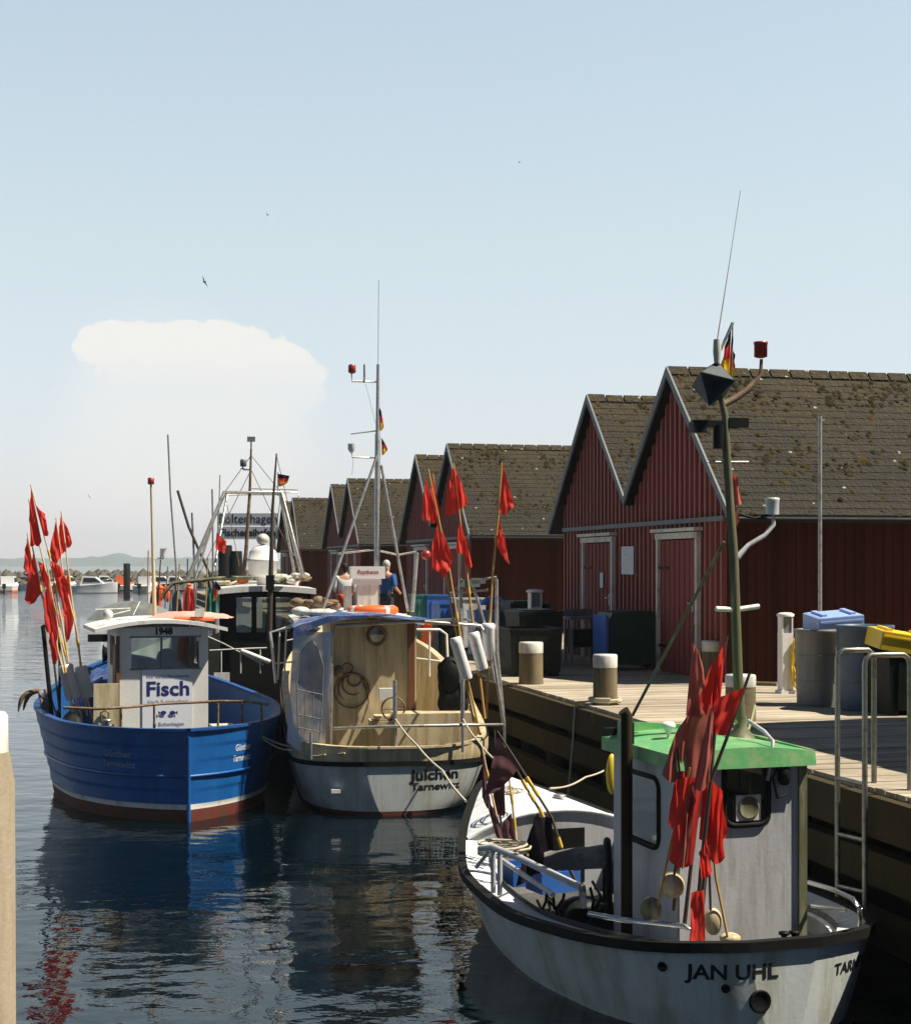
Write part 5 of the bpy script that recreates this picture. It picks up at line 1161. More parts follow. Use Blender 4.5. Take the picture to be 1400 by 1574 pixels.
for (pts, lab) in (([(1036, 1346), (1050, 1240), (1040, 1150)], 1), ([(1010, 1395), (1030, 1300), (1060, 1180)], 2), ([(1092, 1400), (1090, 1330), (1086, 1250)], 3), ([(1118, 1440), (1100, 1350), (1092, 1260)], 4)):
    mb = MB(); mb.tube([px(x, y, Yc + .05) for x, y in pts], .01, 6); solo('bamboo_stick', mb, MT['pole_dark'] if lab % 2 else MT['bamboo'], ['', 'thin dark stick behind the round mottled float', 'thin ochre stick leaning left of the round float', 'thin dark stick rising from the oval float', 'thin ochre stick leaning right of the oval float'][lab], 'stick')
GD = 'dark marker flags over the bow of the nearest boat'
fb, fmn = 'flag_black', 'flag_maroon'
dan('marker_flag', 'long dark pole with a big black flag reaching down over the blue crates', GD, [(764, 1124), (801, 1182), (848, 1257), (870, 1326), (885, 1356)], 14.6, .014, MT['pole_dark'], [([(765, 1132), (797, 1180), (772, 1210), (757, 1215)], fmn, 61), ([(826, 1249), (848, 1320), (806, 1358), (816, 1290)], fb, 62), ([(848, 1257), (852, 1330), (812, 1345), (828, 1255)], fb, 63)], (.35, .42, .75))
dan('marker_flag', 'leftmost dark marker flag at the bow, narrow and furled', GD, [(741, 1150), (752, 1205), (762, 1250), (771, 1292)], 14.9, .011, MT['bamboo_pale'], [([(741, 1152), (741, 1225), (753, 1248), (745, 1190)], fmn, 64), ([(745, 1225), (762, 1285), (772, 1290), (760, 1248)], fmn, 65)], (.3,))
dan('marker_flag', 'pale banded marker pole between the dark flags at the bow', GD, [(782, 1193), (788, 1240), (795, 1312)], 15.0, .012, MT['bamboo_pale'], [([(786, 1250), (792, 1295), (772, 1290), (776, 1262)], fmn, 66)], (.3, .62))
dan('marker_flag', 'dark marker flag with a mauve flag hanging straight down at the bow', GD, [(760, 1122), (762, 1180), (768, 1250), (774, 1300)], 15.1, .012, MT['pole_dark'], [([(762, 1140), (757, 1215), (771, 1250), (773, 1160)], fmn, 67), ([(758, 1210), (758, 1250), (772, 1252), (772, 1200)], fmn, 68)], (.6,))
dan('marker_flag', 'banded yellow and black pole leaning right over the white foredeck', GD, [(793, 1182), (815, 1222), (831, 1248), (845, 1280)], 14.9, .014, MT['pole_dark'], [], (.25, .45, .7))

# ---------------------------------------------------------------- D. black boat with radar dome
D_ = boat('fishing_boat', 'black fishing boat with white radar dome and pipe gantry, behind the blue boat', -3.75, 28.6, 9)
hd = Hull([(0, 1.25, 1.35, 1.0, -.5), (.5, 1.42, 1.35, 1.2, -.6), (3, 1.55, 1.45, 1.35, -.7), (6, 1.2, 1.7, .9, -.7), (7.5, .5, 1.95, .25, -.5), (8.1, .02, 2.1, .01, -.3)])
part('hull', hd.band(MB(), -.3, lambda y: hd.zs(y), 10), MT['black'], D_); part('deck', hd.deckm(MB(), 1.0, .05, 7.8), MT['deck_dark'], D_); part('inner_hull', hd.inner(MB(), .9), MT['black'], D_)
dz = loc_a(D_, 400, 905, 2.4).z; dl, dr = loc_a(D_, 338, 905, 2.4).x, loc_a(D_, 478, 905, 2.4).x
wh = MB(); wz0, wz1 = loc_a(D_, 400, 972, 2.4).z, loc_a(D_, 400, 918, 2.4).z; ww = dr - dl
frame_wall(wh, (dl, 2.4, 0), (1, 0, 0), .9, dz - .05, ww, [(.32, .62, wz0, wz1), (.72, .95, wz0, wz1), (1.1, 1.4, wz0, wz1), (1.48, 1.72, wz0, wz1)])
frame_wall(wh, (dr, 2.403, 0), (0, 1, 0), .9, dz - .06, 2.2, [(.3, 1.9, wz0, wz1)]); frame_wall(wh, (dl, 4.6, 0), (0, -1, 0), .9, dz - .06, 2.195, [(.3, 1.9, wz0, wz1)])
frame_wall(wh, (dr - .05, 4.6, 0), (-1, 0, 0), .9, dz - .07, ww - .1, [(.2, ww - .3, wz0, wz1)])
part('wheelhouse', wh, MT['black'], D_)
mb = MB(); mb.box(((dl + dr) / 2, 2.42, (wz0 + wz1) / 2), (ww - .3, .008, wz1 - wz0)); part('window', mb, MT['glass'], D_)
mb = MB(); mb.grid(lambda u, v: Vector((dl - .08 + (ww + .16) * u, 2.2 + 2.6 * v, dz + .06 * math.sin(math.pi * u))), 10, 3)
for k, zz in ((0, 0),): mb.grid(lambda u, v: Vector((dl - .08 + (ww + .16) * u, 2.2, dz - .11 * v + .06 * math.sin(math.pi * u))), 10, 1)
mb.grid(lambda u, v: Vector((dl - .08 + (ww + .16) * u, 2.2 + 2.6 * v, dz - .11 + .06 * math.sin(math.pi * u))), 10, 3)
for sg, xx in ((0, dl - .08), (1, dr + .08)): mb.box((xx, 3.5, dz - .055), (.02, 2.6, .11))
part('roof', mb, MT['white'], D_)
ad = 3.0
def d(x, y, a=ad): return loc_a(D_, x, y, a)
mb = MB(); c_ = d(404, 862); mb.lathe([(.0, -.34), (.2, -.33), (.28, -.26), (.295, -.02), (.315, -.015), (.315, .03), (.295, .035), (.27, .18), (.18, .28), (0, .33)], c_, 24); mb.lathe([(.12, -.6), (.12, -.3)], c_, 10); part('radar_dome', mb, MT['plastic_white'], D_)
mb = MB(); mb.ball(d(404, 829), .13, 10, (1, 1, .9)); mb.tube([d(404, 845), d(404, 829)], .04, 8); part('small_dome', mb, MT['dirty_white'], D_)
mb = MB(); mb.tube([d(282, 905, 2.5), d(345, 757), d(432, 757), d(467, 893)], .045, 8); mb.tube([d(330, 870), d(349, 760, ad + .8), d(430, 760, ad + .8), d(455, 893, ad + .8)], .03, 8); mb.tube([d(430, 757), d(458, 757), d(459, 765)], .014, 6); mb.tube([d(385, 751), d(458, 753)], .012, 6)
mb.tube([d(300, 890, 2.5), d(328, 800), d(344, 762)], .025, 6); part('gantry', mb, MT['steel'], D_)
mb = MB(); mb.tube([d(372, 895), d(378, 850), d(384, 757), d(386, 690)], [.045, .04, .03, .02], 8); mb.tube([d(370, 720), d(386, 722)], .01, 6); mD = part('mast', mb, MT['rust'], D_)
mb = MB(); mb.box(d(386, 675), (.16, .08, .1)); mb.tube([d(386, 675), d(386, 694)], .015, 6); part('flood_light', mb, MT['grey_tub'], mD)
mb = MB(); mb.lathe([(.04, -.07), (.065, -.06), (.065, .06), (.05, .08)], d(374, 712), 12); mb.tube([d(373, 716), d(374, 722), d(386, 722)], .014, 6); part('lantern', mb, MT['grey_tub'], mD)
mb = MB(); mb.tube([d(414, 985, 2.1), d(416, 890, 2.1), d(419, 780, 2.1), d(425, 697, 2.1)], [.055, .05, .03, .015], 8); part('boom', mb, MT['pole_dark'], D_)
mb = MB(); mb.box(d(415, 896, 2.05), (.16, .14, .3)); part('winch', mb, MT['black'], D_)
mb = MB(); cloth(mb, d(427, 728), d(427, 748), d(442, 742), d(445, 731), .03, 1.2, .3, 10, 9, bands=1); mb.tube([d(427, 726), d(427, 762)], .008, 5); part('flag', mb, flag_mats(), D_, label='small black red gold flag flying to the right')
mb = MB(); cloth(mb, d(333, 818), d(331, 842), d(346, 850), d(348, 832), .05, 1.2, .7, 10, 9); part('pennant', mb, MT['flag_red'], D_, label='red pennant on the left gantry leg')
mb = MB(); cloth(mb, d(331, 892, 2.2), d(327, 925, 2.2), d(334, 915, 2.2), d(341, 905, 2.2), .02, 1, .1, 8, 9, bands=1); part('flag', mb, flag_mats(), D_, label='furled black red gold flag at the wheelhouse corner')
mb = MB(); mb.tube([d(250, 915, 2.2), d(266, 896, 2.2), d(345, 888, 2.4), d(385, 888, 2.4)], .035, 8); mb.tube([d(440, 890, 2.2), d(430, 895, 2.2)], .05, 8); part('awning_frame', mb, MT['olive'], D_)
mb = MB(); mb.tube([d(318, 978, .4), d(345, 990, .2), d(405, 1022, .1)], .012, 6); mb.tube([d(370, 1000, .1), d(415, 1018, .1)], .045, 8); mb.tube([d(322, 1000, .1), d(380, 997, .1), d(410, 996, .1)], .014, 6)
for x in (340, 370, 400): mb.tube([d(x, 998, .1), d(x, 1035, .1)], .012, 6)
mb.tube([d(440, 985, .3), d(475, 978, .3), d(478, 1040, .3)], .016, 6); part('stern_rail', mb, MT['dirty_white'], D_)
mb = MB(); c_ = d(341, 1042, -.03); mb.box(c_, (.28, .02, .19)); part('number_plate', mb, MT['white'], D_)
random.seed(9)
mb = MB()
for i in range(12): mb.ball(wl(D_, d(448 + random.uniform(-25, 25), 890 + random.uniform(-6, 4), 3.3)), random.uniform(.05, .1), 6, (1.5, 1, .8))
solo('floats_heap', mb, MT['dirty_white'], 'grey floats heaped on the right end of the black wheelhouse roof', 'floats')

# ---------------------------------------------------------------- E. small boat with dark awning frame, left of the black one
E_ = boat('fishing_boat', 'small open boat with red jackets under a frame, left of the black boat', -6.6, 36, 10)
he = Hull([(0, 1.1, .9, .8, -.4), (.4, 1.25, .9, 1.0, -.5), (2.5, 1.4, 1.0, 1.15, -.5), (5, 1.0, 1.2, .6, -.5), (6.5, .02, 1.5, .01, -.3)])
part('hull', he.band(MB(), -.2, lambda y: he.zs(y), 8), MT['hull_white'], E_); part('deck', he.deckm(MB(), .6, .05, 6.2), MT['deck_white'], E_)
def e(x, y, a=1.0): return loc_a(E_, x, y, a)
mb = MB(); c0_ = e(368, 928, 1.6); frame_wall(mb, (c0_.x - .55, 1.6, 0), (1, 0, 0), .6, c0_.z + .45, 1.1, [(.12, .5, c0_.z - .1, c0_.z + .3), (.6, .98, c0_.z - .1, c0_.z + .3)]); frame_wall(mb, (c0_.x - .55, 2.9, 0), (0, -1, 0), .6, c0_.z + .45, 1.3, [(.2, 1.0, c0_.z - .1, c0_.z + .3)]); mb.box((c0_.x, 2.25, c0_.z + .5), (1.3, 1.6, .08)); part('cabin', mb, MT['white'], E_)
mb = MB(); mb.box((c0_.x, 1.5, c0_.z + .4), (1.16, .04, .09)); part('cabin_stripe', mb, MT['red_lamp'], E_)
mb = MB()
for a_, b_ in (((238, 935), (250, 900)), ((250, 900), (320, 893)), ((320, 893), (330, 940)), ((270, 900), (274, 940)), ((290, 897), (294, 940))): mb.tube([e(*a_), e(*b_)], .03, 6)
part('awning_frame', mb, MT['black'], E_)
for (x, y), lab in (((246, 910), 'left'), ((256, 912), 'middle'), ((288, 905), 'right')):
    mb = MB(); mb.ball(e(x - 1.5, y, .9), .11, 8, (.6, .5, 1.9)); mb.ball(e(x + 1.5, y + 2, .9), .10, 8, (.6, .5, 1.9)); mb.ball(e(x, y - 6, .9), .09, 6, (1.2, .6, .5)); mb.v = [wl(E_, v) for v in mb.v]; solo('life_jacket', mb, MT['orange'], f'red orange life jacket hanging on the small boat frame, {lab} one of three', 'life jacket', group='life jackets on the small boat')
for pts, rr, lab in (([(258, 668), (262, 760), (271, 880)], .03, 'tall thin pole mast rising highest behind the blue boat wheelhouse'), ([(273, 754), (290, 810), (330, 900)], .045, 'dark slanting boom behind the blue boat, leaning down to the right'), ([(295, 788), (297, 830), (299, 885)], .035, 'upright dark pole crossing the slanting boom'), ([(326, 752), (327, 800), (327, 880)], .03, 'upright pole just left of the gantry'), ([(338, 730), (336, 800), (332, 860)], .018, 'thin whip aerial behind the left gantry leg')):
    mb = MB(); mb.tube([px(x, y, 37) for x, y in pts] + [Vector((px(pts[-1][0], 0, 37).x, 37, 1.2))], rr * .75, 7); solo('pole_mast', mb, MT['steel'] if rr != .045 else MT['pole_dark'], lab, 'mast')

# gear and rigging around the black boat and the small boat
random.seed(31)
def dwp(x, y, a=2.0): return wl(D_, loc_a(D_, x, y, a))
lines = [(386, 722, 466, 890), (386, 722, 300, 895), (425, 700, 470, 890), (345, 757, 372, 890), (432, 757, 415, 890), (386, 700, 345, 757), (386, 700, 432, 757)]
for i, (xa, ya, xb_, yb_) in enumerate(lines):
    mb = MB(); mb.tube([d(xa, ya), d(xb_, yb_)], .007, 4); part('rigging_wire', mb, MT['rust'], D_)
for i, (x, y, mt, nm, lab, sz) in enumerate([(352, 896, 'cream', 'rope_bundle', 'beige rope bundle on the left of the black wheelhouse roof', .13), (372, 893, 'orange', 'float', 'orange float on the black wheelhouse roof left of the dome', .08), (432, 888, 'dirty_white', 'fender', 'pale fender right of the dome on the black wheelhouse roof', .1), (468, 890, 'rust', 'rope_bundle', 'rusty brown rope bundle at the right corner of the black wheelhouse roof', .11)]):
    mb = MB(); c = dwp(x, y, 3.0); P_ = [c + Vector((sz * 1.6 * math.cos(j * .7) * (.6 + .4 * math.sin(j)), sz * math.sin(j * .7), sz * .25 * math.sin(j * 1.7))) for j in range(26)]
    (mb.tube(P_, .025, 5) if 'rope' in nm else mb.ball(c, sz, 8, (1.7, 1, .8))); solo(nm, mb, MT[mt], lab, nm.split('_')[0])
for i in range(7):
    x = 232 + i * 14 + random.uniform(-4, 4); mt = ['bamboo', 'pole_dark', 'steel'][i % 3]; top = random.uniform(842, 880)
    mb = MB(); mb.tube([px(x, top, 36.3), px(x + random.uniform(-7, 7), 945, 36.3)], .016, 5)
    solo('gear_pole', mb, MT[mt], ['leftmost', 'second', 'third', 'fourth', 'fifth', 'sixth', 'rightmost'][i] + ' of seven short gear poles standing in the small open boat', 'pole', group='gear poles in the small boat')
for i, (x, y, mt, lab) in enumerate(((232, 930, 'cloth_red', 'red oilskin hanging at the left of the small boat frame'), (262, 928, 'grey_tub', 'grey oilskin hanging in the small boat frame'), (283, 925, 'flag_red', 'red oilskin hanging in the middle of the small boat frame'), (318, 925, 'teal', 'green net hanging at the right of the small boat frame'))):
    mb = MB(); p_ = px(x, y - 22, 36.6); cloth(mb, p_, p_ + Vector((-.05, 0, -.62)), p_ + Vector((.28, .05, -.58)), p_ + Vector((.2, .05, -.03)), .05, 2, i * .3, 10, 10); solo('hanging_clothes' if 'oilskin' in lab else 'hanging_net', mb, MT[mt], lab, 'clothing' if 'oilskin' in lab else 'net')
# ---------------------------------------------------------------- ropes between boats
def rope(pts, r, lab, sag=.1, mat='rope'):
    P = [Vector(p) for p in pts]; out_ = []
    for a, b in zip(P[:-1], P[1:]): out_ += [a.lerp(b, i / 8) - Vector((0, 0, sag * math.sin(math.pi * i / 8) * (b - a).length * .3)) for i in range(8)]
    mb = MB(); mb.tube(out_ + [P[-1]], r, 6); return solo('mooring_rope', mb, MT[mat], lab, 'rope')
rope([px(403, 1132, 22.4), px(470, 1150, 22.1), px(530, 1158, 21.6)], .012, 'upper of two pale ropes from the blue boat to the cream stern', .2)
rope([px(404, 1136, 22.4), px(460, 1153, 22.0), px(500, 1160, 21.6)], .012, 'lower of two pale ropes from the blue boat to the cream stern', .3)
rope([px(608, 1106, 21.7), px(640, 1145, 20), px(680, 1185, 18.5), px(716, 1232, 16.8)], .014, 'white rope from the middle stern post of the cream boat down to the right', .05, 'rope')
rope([px(712, 1106, 21.7), px(735, 1140, 20), px(770, 1175, 18)], .014, 'white rope from the right stern post of the cream boat', .05)
rope([px(845, 1212, 17), px(900, 1195, 18.2), px(960, 1160, 19.8)], .012, 'thin rope from the white foredeck to the quay', .1)
rope([px(1130, 1108, 12.9), px(1160, 1085, 16.0), px(1138, 1095, 18.8)], .014, 'dark rope from the green roof mast to the mooring post behind', .2, 'rope_green')
mb = MB(); c = wl(A, loc_a(A, 300, 948, fa + .5)); mb.grid(lambda u, v: c + Vector((-.75 + 1.3 * u, -.3 + .7 * v, -.02 + .10 * math.sin(math.pi * u) ** .6 * math.sin(math.pi * v) ** .6 + .03 * pnoise(Vector((u * 6, v * 5, 8))))), 20, 12); solo('pink_cover', mb, mk('faded_pink_canvas', (.60, .30, .25), .8, var=.2, vs=5, dirt=(.72, .42, .36), da=.4), 'faded pink and orange cover lying on the white wheelhouse roof', 'cover')
mb = MB(); mb.tube([wl(A, loc_a(A, x, y, fa + .15)) for x, y in ((268, 951), (300, 951), (330, 952))], .03, 8); solo('orange_float_tube', mb, MT['orange'], 'orange float tube on the front edge of the white wheelhouse roof', 'float')
mb = MB(); mb.grid(lambda u, v: wl(A, loc_a(A, 150, 930, 6.2)) + Vector((-.1 + 1.4 * u, -.4 + .8 * v, -.25 + .32 * math.sin(math.pi * u) ** .5 * math.sin(math.pi * v) ** .5)), 16, 10); solo('dark_cover', mb, MT['grey_tub'], 'grey black cover heaped behind the wheelhouse roof of the blue boat', 'tarpaulin')

# the boats and all their gear are modelled in a unit of 0.87 m, measured from the water below the eye
for o_s in list(COL.objects):
    if o_s.parent is None and o_s.name not in before_boats: o_s.location = o_s.location * UNIT; o_s.scale = (UNIT, UNIT, UNIT)
EZ = EZ * UNIT; bpy.context.view_layer.update()
# ================================================================ THINGS ON THE QUAY
def dk(x, y): return pz(x, y, DZ)
def dY(x, Y): return Vector(((x - 700) / F * Y, Y, DZ))
def bollard(x, yb, ytop, r, lab, green=False):
    p = dk(x, yb); h = (yb - ytop) / F * p.y
    t = thing('mooring_post', lab, 'mooring post', p, random.random() * 6, 'white topped mooring posts on the quay')
    mb = MB(); mb.lathe([(r * 1.03, 0), (r, .05), (r * .99, h * .5), (r * .98, h * .76)], (0, 0, 0), 22)
    part('post', mb, MT['post'] if not green else MT['rope_green'], t)
    mb = MB(); mb.lathe([(r * 1.0, h * .74), (r * 1.01, h * .78), (r * 1.01, h * .97), (r * .95, h), (0, h * 1.005)], (0, 0, 0), 22, caps=False); part('white_cap', mb, MT['dirty_white'], t)
    return t
bollard(816, 1051, 987, .168, 'mooring post standing before the big black tub near the cream boat')
bollard(930, 1083, 1006, .143, 'mooring post at the quay edge with a rope round its foot')
bollard(1094, 1047, 985, .145, 'mooring post against the corner of the nearest shed, partly behind the mast')
bollard(1138, 1108, 1037, .16, 'mooring post just behind the green roof, at the foot of the mast')
bollard(651, 1004, 959, .11, 'greenish mooring post seen through the bow rail of the cream boat', True)
p = dk(930, 1083); mb = MB(); mb.tube([p + Vector(((.17 + .01 * (i % 3)) * math.cos(i * .45), (.17 + .012 * (i % 2)) * math.sin(i * .45), .03 + .0012 * i)) for i in range(40)], .016, 6); solo('rope_ring', mb, MT['rope'], 'rope turned round the foot of the middle mooring post', 'rope')
def tub(x, Y, w, d, h, mat, lab, lid=None, rim=True, cat='tub', z=0.0, group=None):
    t = thing('storage_tub', lab, cat, dY(x, Y) + Vector((0, 0, z)), QA, group)
    mb = MB(); tp = .93
    b = [(-w / 2 * tp, -d / 2 * tp), (w / 2 * tp, -d / 2 * tp), (w / 2 * tp, d / 2 * tp), (-w / 2 * tp, d / 2 * tp)]; u = [(-w / 2, -d / 2), (w / 2, -d / 2), (w / 2, d / 2), (-w / 2, d / 2)]
    vs = [(*q, .06) for q in b] + [(*q, h) for q in u] + [(q[0] * .94, q[1] * .94, h) for q in u] + [(q[0] * .94, q[1] * .94, .12) for q in b]
    fs = [(0, 3, 2, 1)] + [(i, (i + 1) % 4, 4 + (i + 1) % 4, 4 + i) for i in range(4)] + [(4 + i, 4 + (i + 1) % 4, 8 + (i + 1) % 4, 8 + i) for i in range(4)] + [(8 + i, 8 + (i + 1) % 4, 12 + (i + 1) % 4, 12 + i) for i in range(4)] + [(12, 13, 14, 15)]
    mb.add(vs, fs)
    for sx_ in (-.38, 0, .38): mb.box((sx_ * w, 0, .03), (.1, d * .9, .06))
    for sx_ in (-.3, 0, .3): mb.box((sx_ * w, -d / 2 * .965 - .008, h * .5), (.05, .02, h * .8), M=Matrix.Rotation(R(2), 4, 'X'))
    part('body', mb, mat, t)
    if rim:
        mb = MB(); mb.sweep([(x_, y_, h) for x_, y_ in u], .05, .03, closed=True); part('rim', mb, mat, t)
    if lid is not None:
        mb = MB(); mb.box((0, 0, h + .055), (w * 1.04, d * 1.04, .04)); mb.box((0, 0, h + .085), (w * .8, d * .8, .03)); part('lid', mb, lid, t)
    return t
tub(812, 23.4, .80, .9, .68, MT['black_tub'], 'big black fish tub with a pale rim behind the left mooring post')
tub(820, 25.6, .72, .9, .82, MT['black_tub'], 'black tub with a flat black lid, second row behind the mooring post', MT['black_tub'])
tub(806, 28.2, .72, .8, .90, MT['black_tub'], 'black tub with a dull green lid, farthest of the row', MT['green_bin'])
tub(744, 28.8, .5, .6, .78, MT['lilac_plastic'], 'light blue tub behind the white floats of the cream boat', None)
tub(720, 30.2, .55, .6, .98, MT['dirty_white'], 'white box behind the light blue tub')
tub(690, 30.4, .5, .6, .88, MT['blue_plastic'], 'bright blue tub left of the white box')
tub(672, 33.5, .6, .7, .98, MT['blue_plastic'], 'darker blue tub between the bright blue and the teal one')
tub(649, 33.5, .45, .7, .98, MT['teal'], 'teal green tub behind the cream boat cabin, leftmost tub')
tub(686, 27, .4, .5, .60, MT['black_tub'], 'low black bin beside the bow rail of the cream boat')
mb = MB(); c = dY(763, 29.2) + Vector((0, 0, .88)); mb.grid(lambda u, v: c + Vector((-.36 + .72 * u, -.25 + .5 * v, .02 + .17 * math.sin(math.pi * min(1, u * 1.25)) * math.sin(math.pi * v) + .03 * pnoise(Vector((u * 6, v * 6, 2))))), 14, 10); solo('cover_sheet', mb, MT['blue_plastic'], 'crumpled blue sheet lying over the light blue tub', 'sheet')
mb = MB(); mb.ball(dY(661, 28) + Vector((0, 0, .56)), .12, 8, (1.6, 1, .8)); mb.box(dY(661, 28) + Vector((0, 0, .25)), (.3, .3, .5)); solo('red_buoy', mb, MT['orange'], 'orange buoy on a stand beside the greenish mooring post', 'buoy')
# green container with rounded edges by the shed doors
t = thing('waste_container', 'dark green waste container in front of the left shed door', 'container', dY(970, 24.6), QA)
mb = MB(); prof = [(-.46, .1), (-.48, .3), (-.48, .8), (-.42, .9), (0, .94), (.42, .9), (.48, .8), (.48, .3), (.46, .1)]; mb.prism([(x, -.35, z) for x, z in prof], 0, (0, .7, 0)); part('body', mb, MT['green_bin'], t)
mb = MB(); mb.box((-.505, 0, .5), (.04, .66, .72)); part('side_panel', mb, MT['blue_plastic'], t)
for x, y in ((-.36, -.28), (.36, -.28), (-.36, .28), (.36, .28)): mb = MB(); mb.lathe([(.05, -.02), (.05, .02)], (x, y, .052), 12, Matrix.Rotation(R(90), 4, 'X')); part('wheel', mb, MT['rubber'], t)
t = thing('cutting_table', 'small grey topped work table against the shed, left of the green container', 'table', dY(893, 26.2), QA)
mb = MB(); mb.box((0, 0, .76), (.5, .45, .05)); mb.box((0, .21, .84), (.5, .03, .12)); part('tabletop', mb, MT['grey_tub'], t)
for x, y in ((-.22, -.19), (.22, -.19), (-.22, .19), (.22, .19)): mb = MB(); mb.box((x, y, .367), (.04, .04, .734)); part('leg', mb, MT['steel'], t)
mb = MB(); mb.box((0, 0, .42), (.4, .36, .3)); part('shelf_box', mb, MT['black_tub'], t)
# round tubs
def rtub(x, yb, ytop, r, mat, lab):
    p = dk(x, yb); h = (yb - ytop) / F * p.y + .04; t = thing('round_tub', lab, 'barrel', p, random.random() * 6, 'round plastic tubs on the quay')
    mb = MB(); mb.lathe([(0, .01), (r * .88, .0), (r * .9, .02), (r * .97, h * .55), (r, h - .05), (r * 1.04, h - .045), (r * 1.05, h - .01), (r * 1.02, h), (r * .96, h), (r * .95, h - .04), (r * .86, .05), (0, .05)], (0, 0, 0), 36, caps=False); part('body', mb, mat, t)
    for zz in (.33, .66): mb = MB(); mb.lathe([(r * (.9 + .08 * zz) + .0, h * zz - .012), (r * (.9 + .08 * zz) + .016, h * zz), (r * (.9 + .08 * zz), h * zz + .012)], (0, 0, 0), 36, caps=False); part('hoop', mb, mat, t)
rtub(1257, 1084, 972, .27, MT['grey_tub'], 'grey round tub with a pale blue crate on it, right of the yellow rope')
rtub(1329, 1091, 966, .315, MT['slate_tub'], 'slate blue round tub behind the ladder handrails')
def crate(c, w, d, h, mat, lab, M_):
    t = thing('plastic_crate', lab, 'crate', c); t.rotation_euler = M_
    mb = MB()
    for (cx, cy, sx_, sy_) in ((0, -d / 2, w, .02), (0, d / 2, w, .02), (-w / 2, 0, .02, d), (w / 2, 0, .02, d)): mb.box((cx, cy, 0), (sx_ + .02, sy_, h))
    mb.box((0, 0, h / 2 - .005), (w * .985, d * .985, .02)); mb.box((0, -d / 2 - .012, h * .25), (w, .012, .02)); part('shell', mb, mat, t)
    for s_ in (-1, 1):
        mb = MB(); mb.box((s_ * w * .34, 0, h / 2 + .018), (.06, d * .7, .03)); part('foot', mb, mat, t)
crate(dk(1257, 1084) + Vector((.18, 0, .97)), .54, .40, .2, MT['lilac_plastic'], 'pale blue fish crate upside down on the grey round tub', (R(8), R(-4), R(14)))
t = tub(1388, 17.3, .66, .6, .64, MT['black_tub'], 'black tub on feet at the right edge with a yellow crate on it')
crate(dY(1372, 17.3) + Vector((.06, -.02, .80)), .56, .4, .2, MT['yellow'], 'bright yellow fish crate upside down on the black tub', (R(6), R(9), R(10)))
# power pedestals
def pedestal(p, h, w, lab):
    t = thing('power_pedestal', lab, 'power pedestal', p, QA, 'white power pedestals on the quay')
    mb = MB(); mb.box((0, 0, h * .38), (w, w, h * .76)); mb.box((0, 0, .02), (w * 1.3, w * 1.3, .04)); part('column', mb, MT['white'], t)
    for sx_ in (-1, 1): mb = MB(); mb.box((sx_ * w * .44, 0, h * .86), (w * .12, w * .9, h * .2)); part('lamp_post', mb, MT['white'], t)
    mb = MB(); mb.box((0, 0, h * .86), (w * .7, w * .7, h * .19)); part('lamp_glass', mb, MT['grey_tub'], t)
    mb = MB(); mb.lathe([(w * .72, 0), (w * .76, .03), (w * .5, .05), (0, .055)], (0, 0, h * .965), 20); part('cap', mb, MT['white'], t)
pedestal(dk(1207, 1066), 1.02, .15, 'slim white power pedestal with a yellow rope coil hung on its side')
pedestal(dY(822, 26.6), 1.22, .2, 'white power pedestal rising behind the black tubs')
random.seed(4)
mb = MB(); p = dk(1207, 1066) + Vector((.13, -.03, 0)); pts = []
for i in range(150):
    a = i * .42; k = .75 + .25 * math.sin(i * .31); pts.append(p + Vector((.075 * math.cos(a) * k + .0, -.04 + .03 * math.sin(i * .9), .40 + .33 * math.sin(a) * k)))
mb.tube(pts, .012, 5); solo('rope_coil', mb, MT['yellow'], 'yellow rope hanging in long loops from the slim power pedestal', 'rope')
mb = MB(); b0 = dY(1260, 21.2); mb.tube([b0, Vector((b0.x, b0.y, EZ + 228 / F * 21.2))], .028, 10); fpl = solo('flagpole', mb, MT['steel'], 'thin grey steel pole standing before the side wall of the nearest shed', 'pole', loc=b0)
mb = MB(); q = Vector((0, 0, EZ + 222 / F * 21.2 - DZ)); mb.tube([q - Vector((.06, 0, 0)), q + Vector((.06, 0, 0))], .008, 6); part('cross_pin', mb, MT['steel'], fpl)
mb = MB(); a_ = dk(1140, 1054); b_ = dk(1196, 1056); mb.tube([a_ + Vector((0, .1, .03)), b_ + Vector((0, .1, .03))], .03, 6); solo('loose_pole', mb, MT['post'], 'loose pole lying at the foot of the shed wall left of the pedestal', 'pole')
# quay ladder with hooped handrails
lad = thing('quay_ladder', 'stainless steel quay ladder with two hooped handrails above the nearest boat', 'ladder', Q(QT, -9.85, DZ), QA)
inv = world_matrix(lad).inverted()
for (x, yt, yb, dx) in ((1287, 1000, 1400, .30), (1329, 1008, 1420, .36)):
    Yq = 11.75 if x < 1300 else 11.35
    t0 = px(x, yb + (10 if x > 1300 else 0), Yq); t1 = px(x, yt + 14, Yq); back = RV * dx
    c1 = t1 + RV * .05 + Vector((0, 0, .07)); c2 = t1 + back - RV * .05 + Vector((0, 0, .07)); c3 = t1 + back
    mb = MB(); mb.tube([t0, t1, t1 + RV * .012 + Vector((0, 0, .04)), c1, c2, c3 + RV * -.012 + Vector((0, 0, .04)), c3, Vector((c3.x, c3.y, DZ + .0))], .021, 10); part('handrail', mb, MT['ladder'], lad, world=True)
for y in (1200, 1286, 1366):
    mb = MB(); a = px(1287, y - 4, 11.75); b = px(1329, y + 6, 11.35); mb.tube([a, b], .018, 8); part('rung', mb, MT['ladder'], lad, world=True)
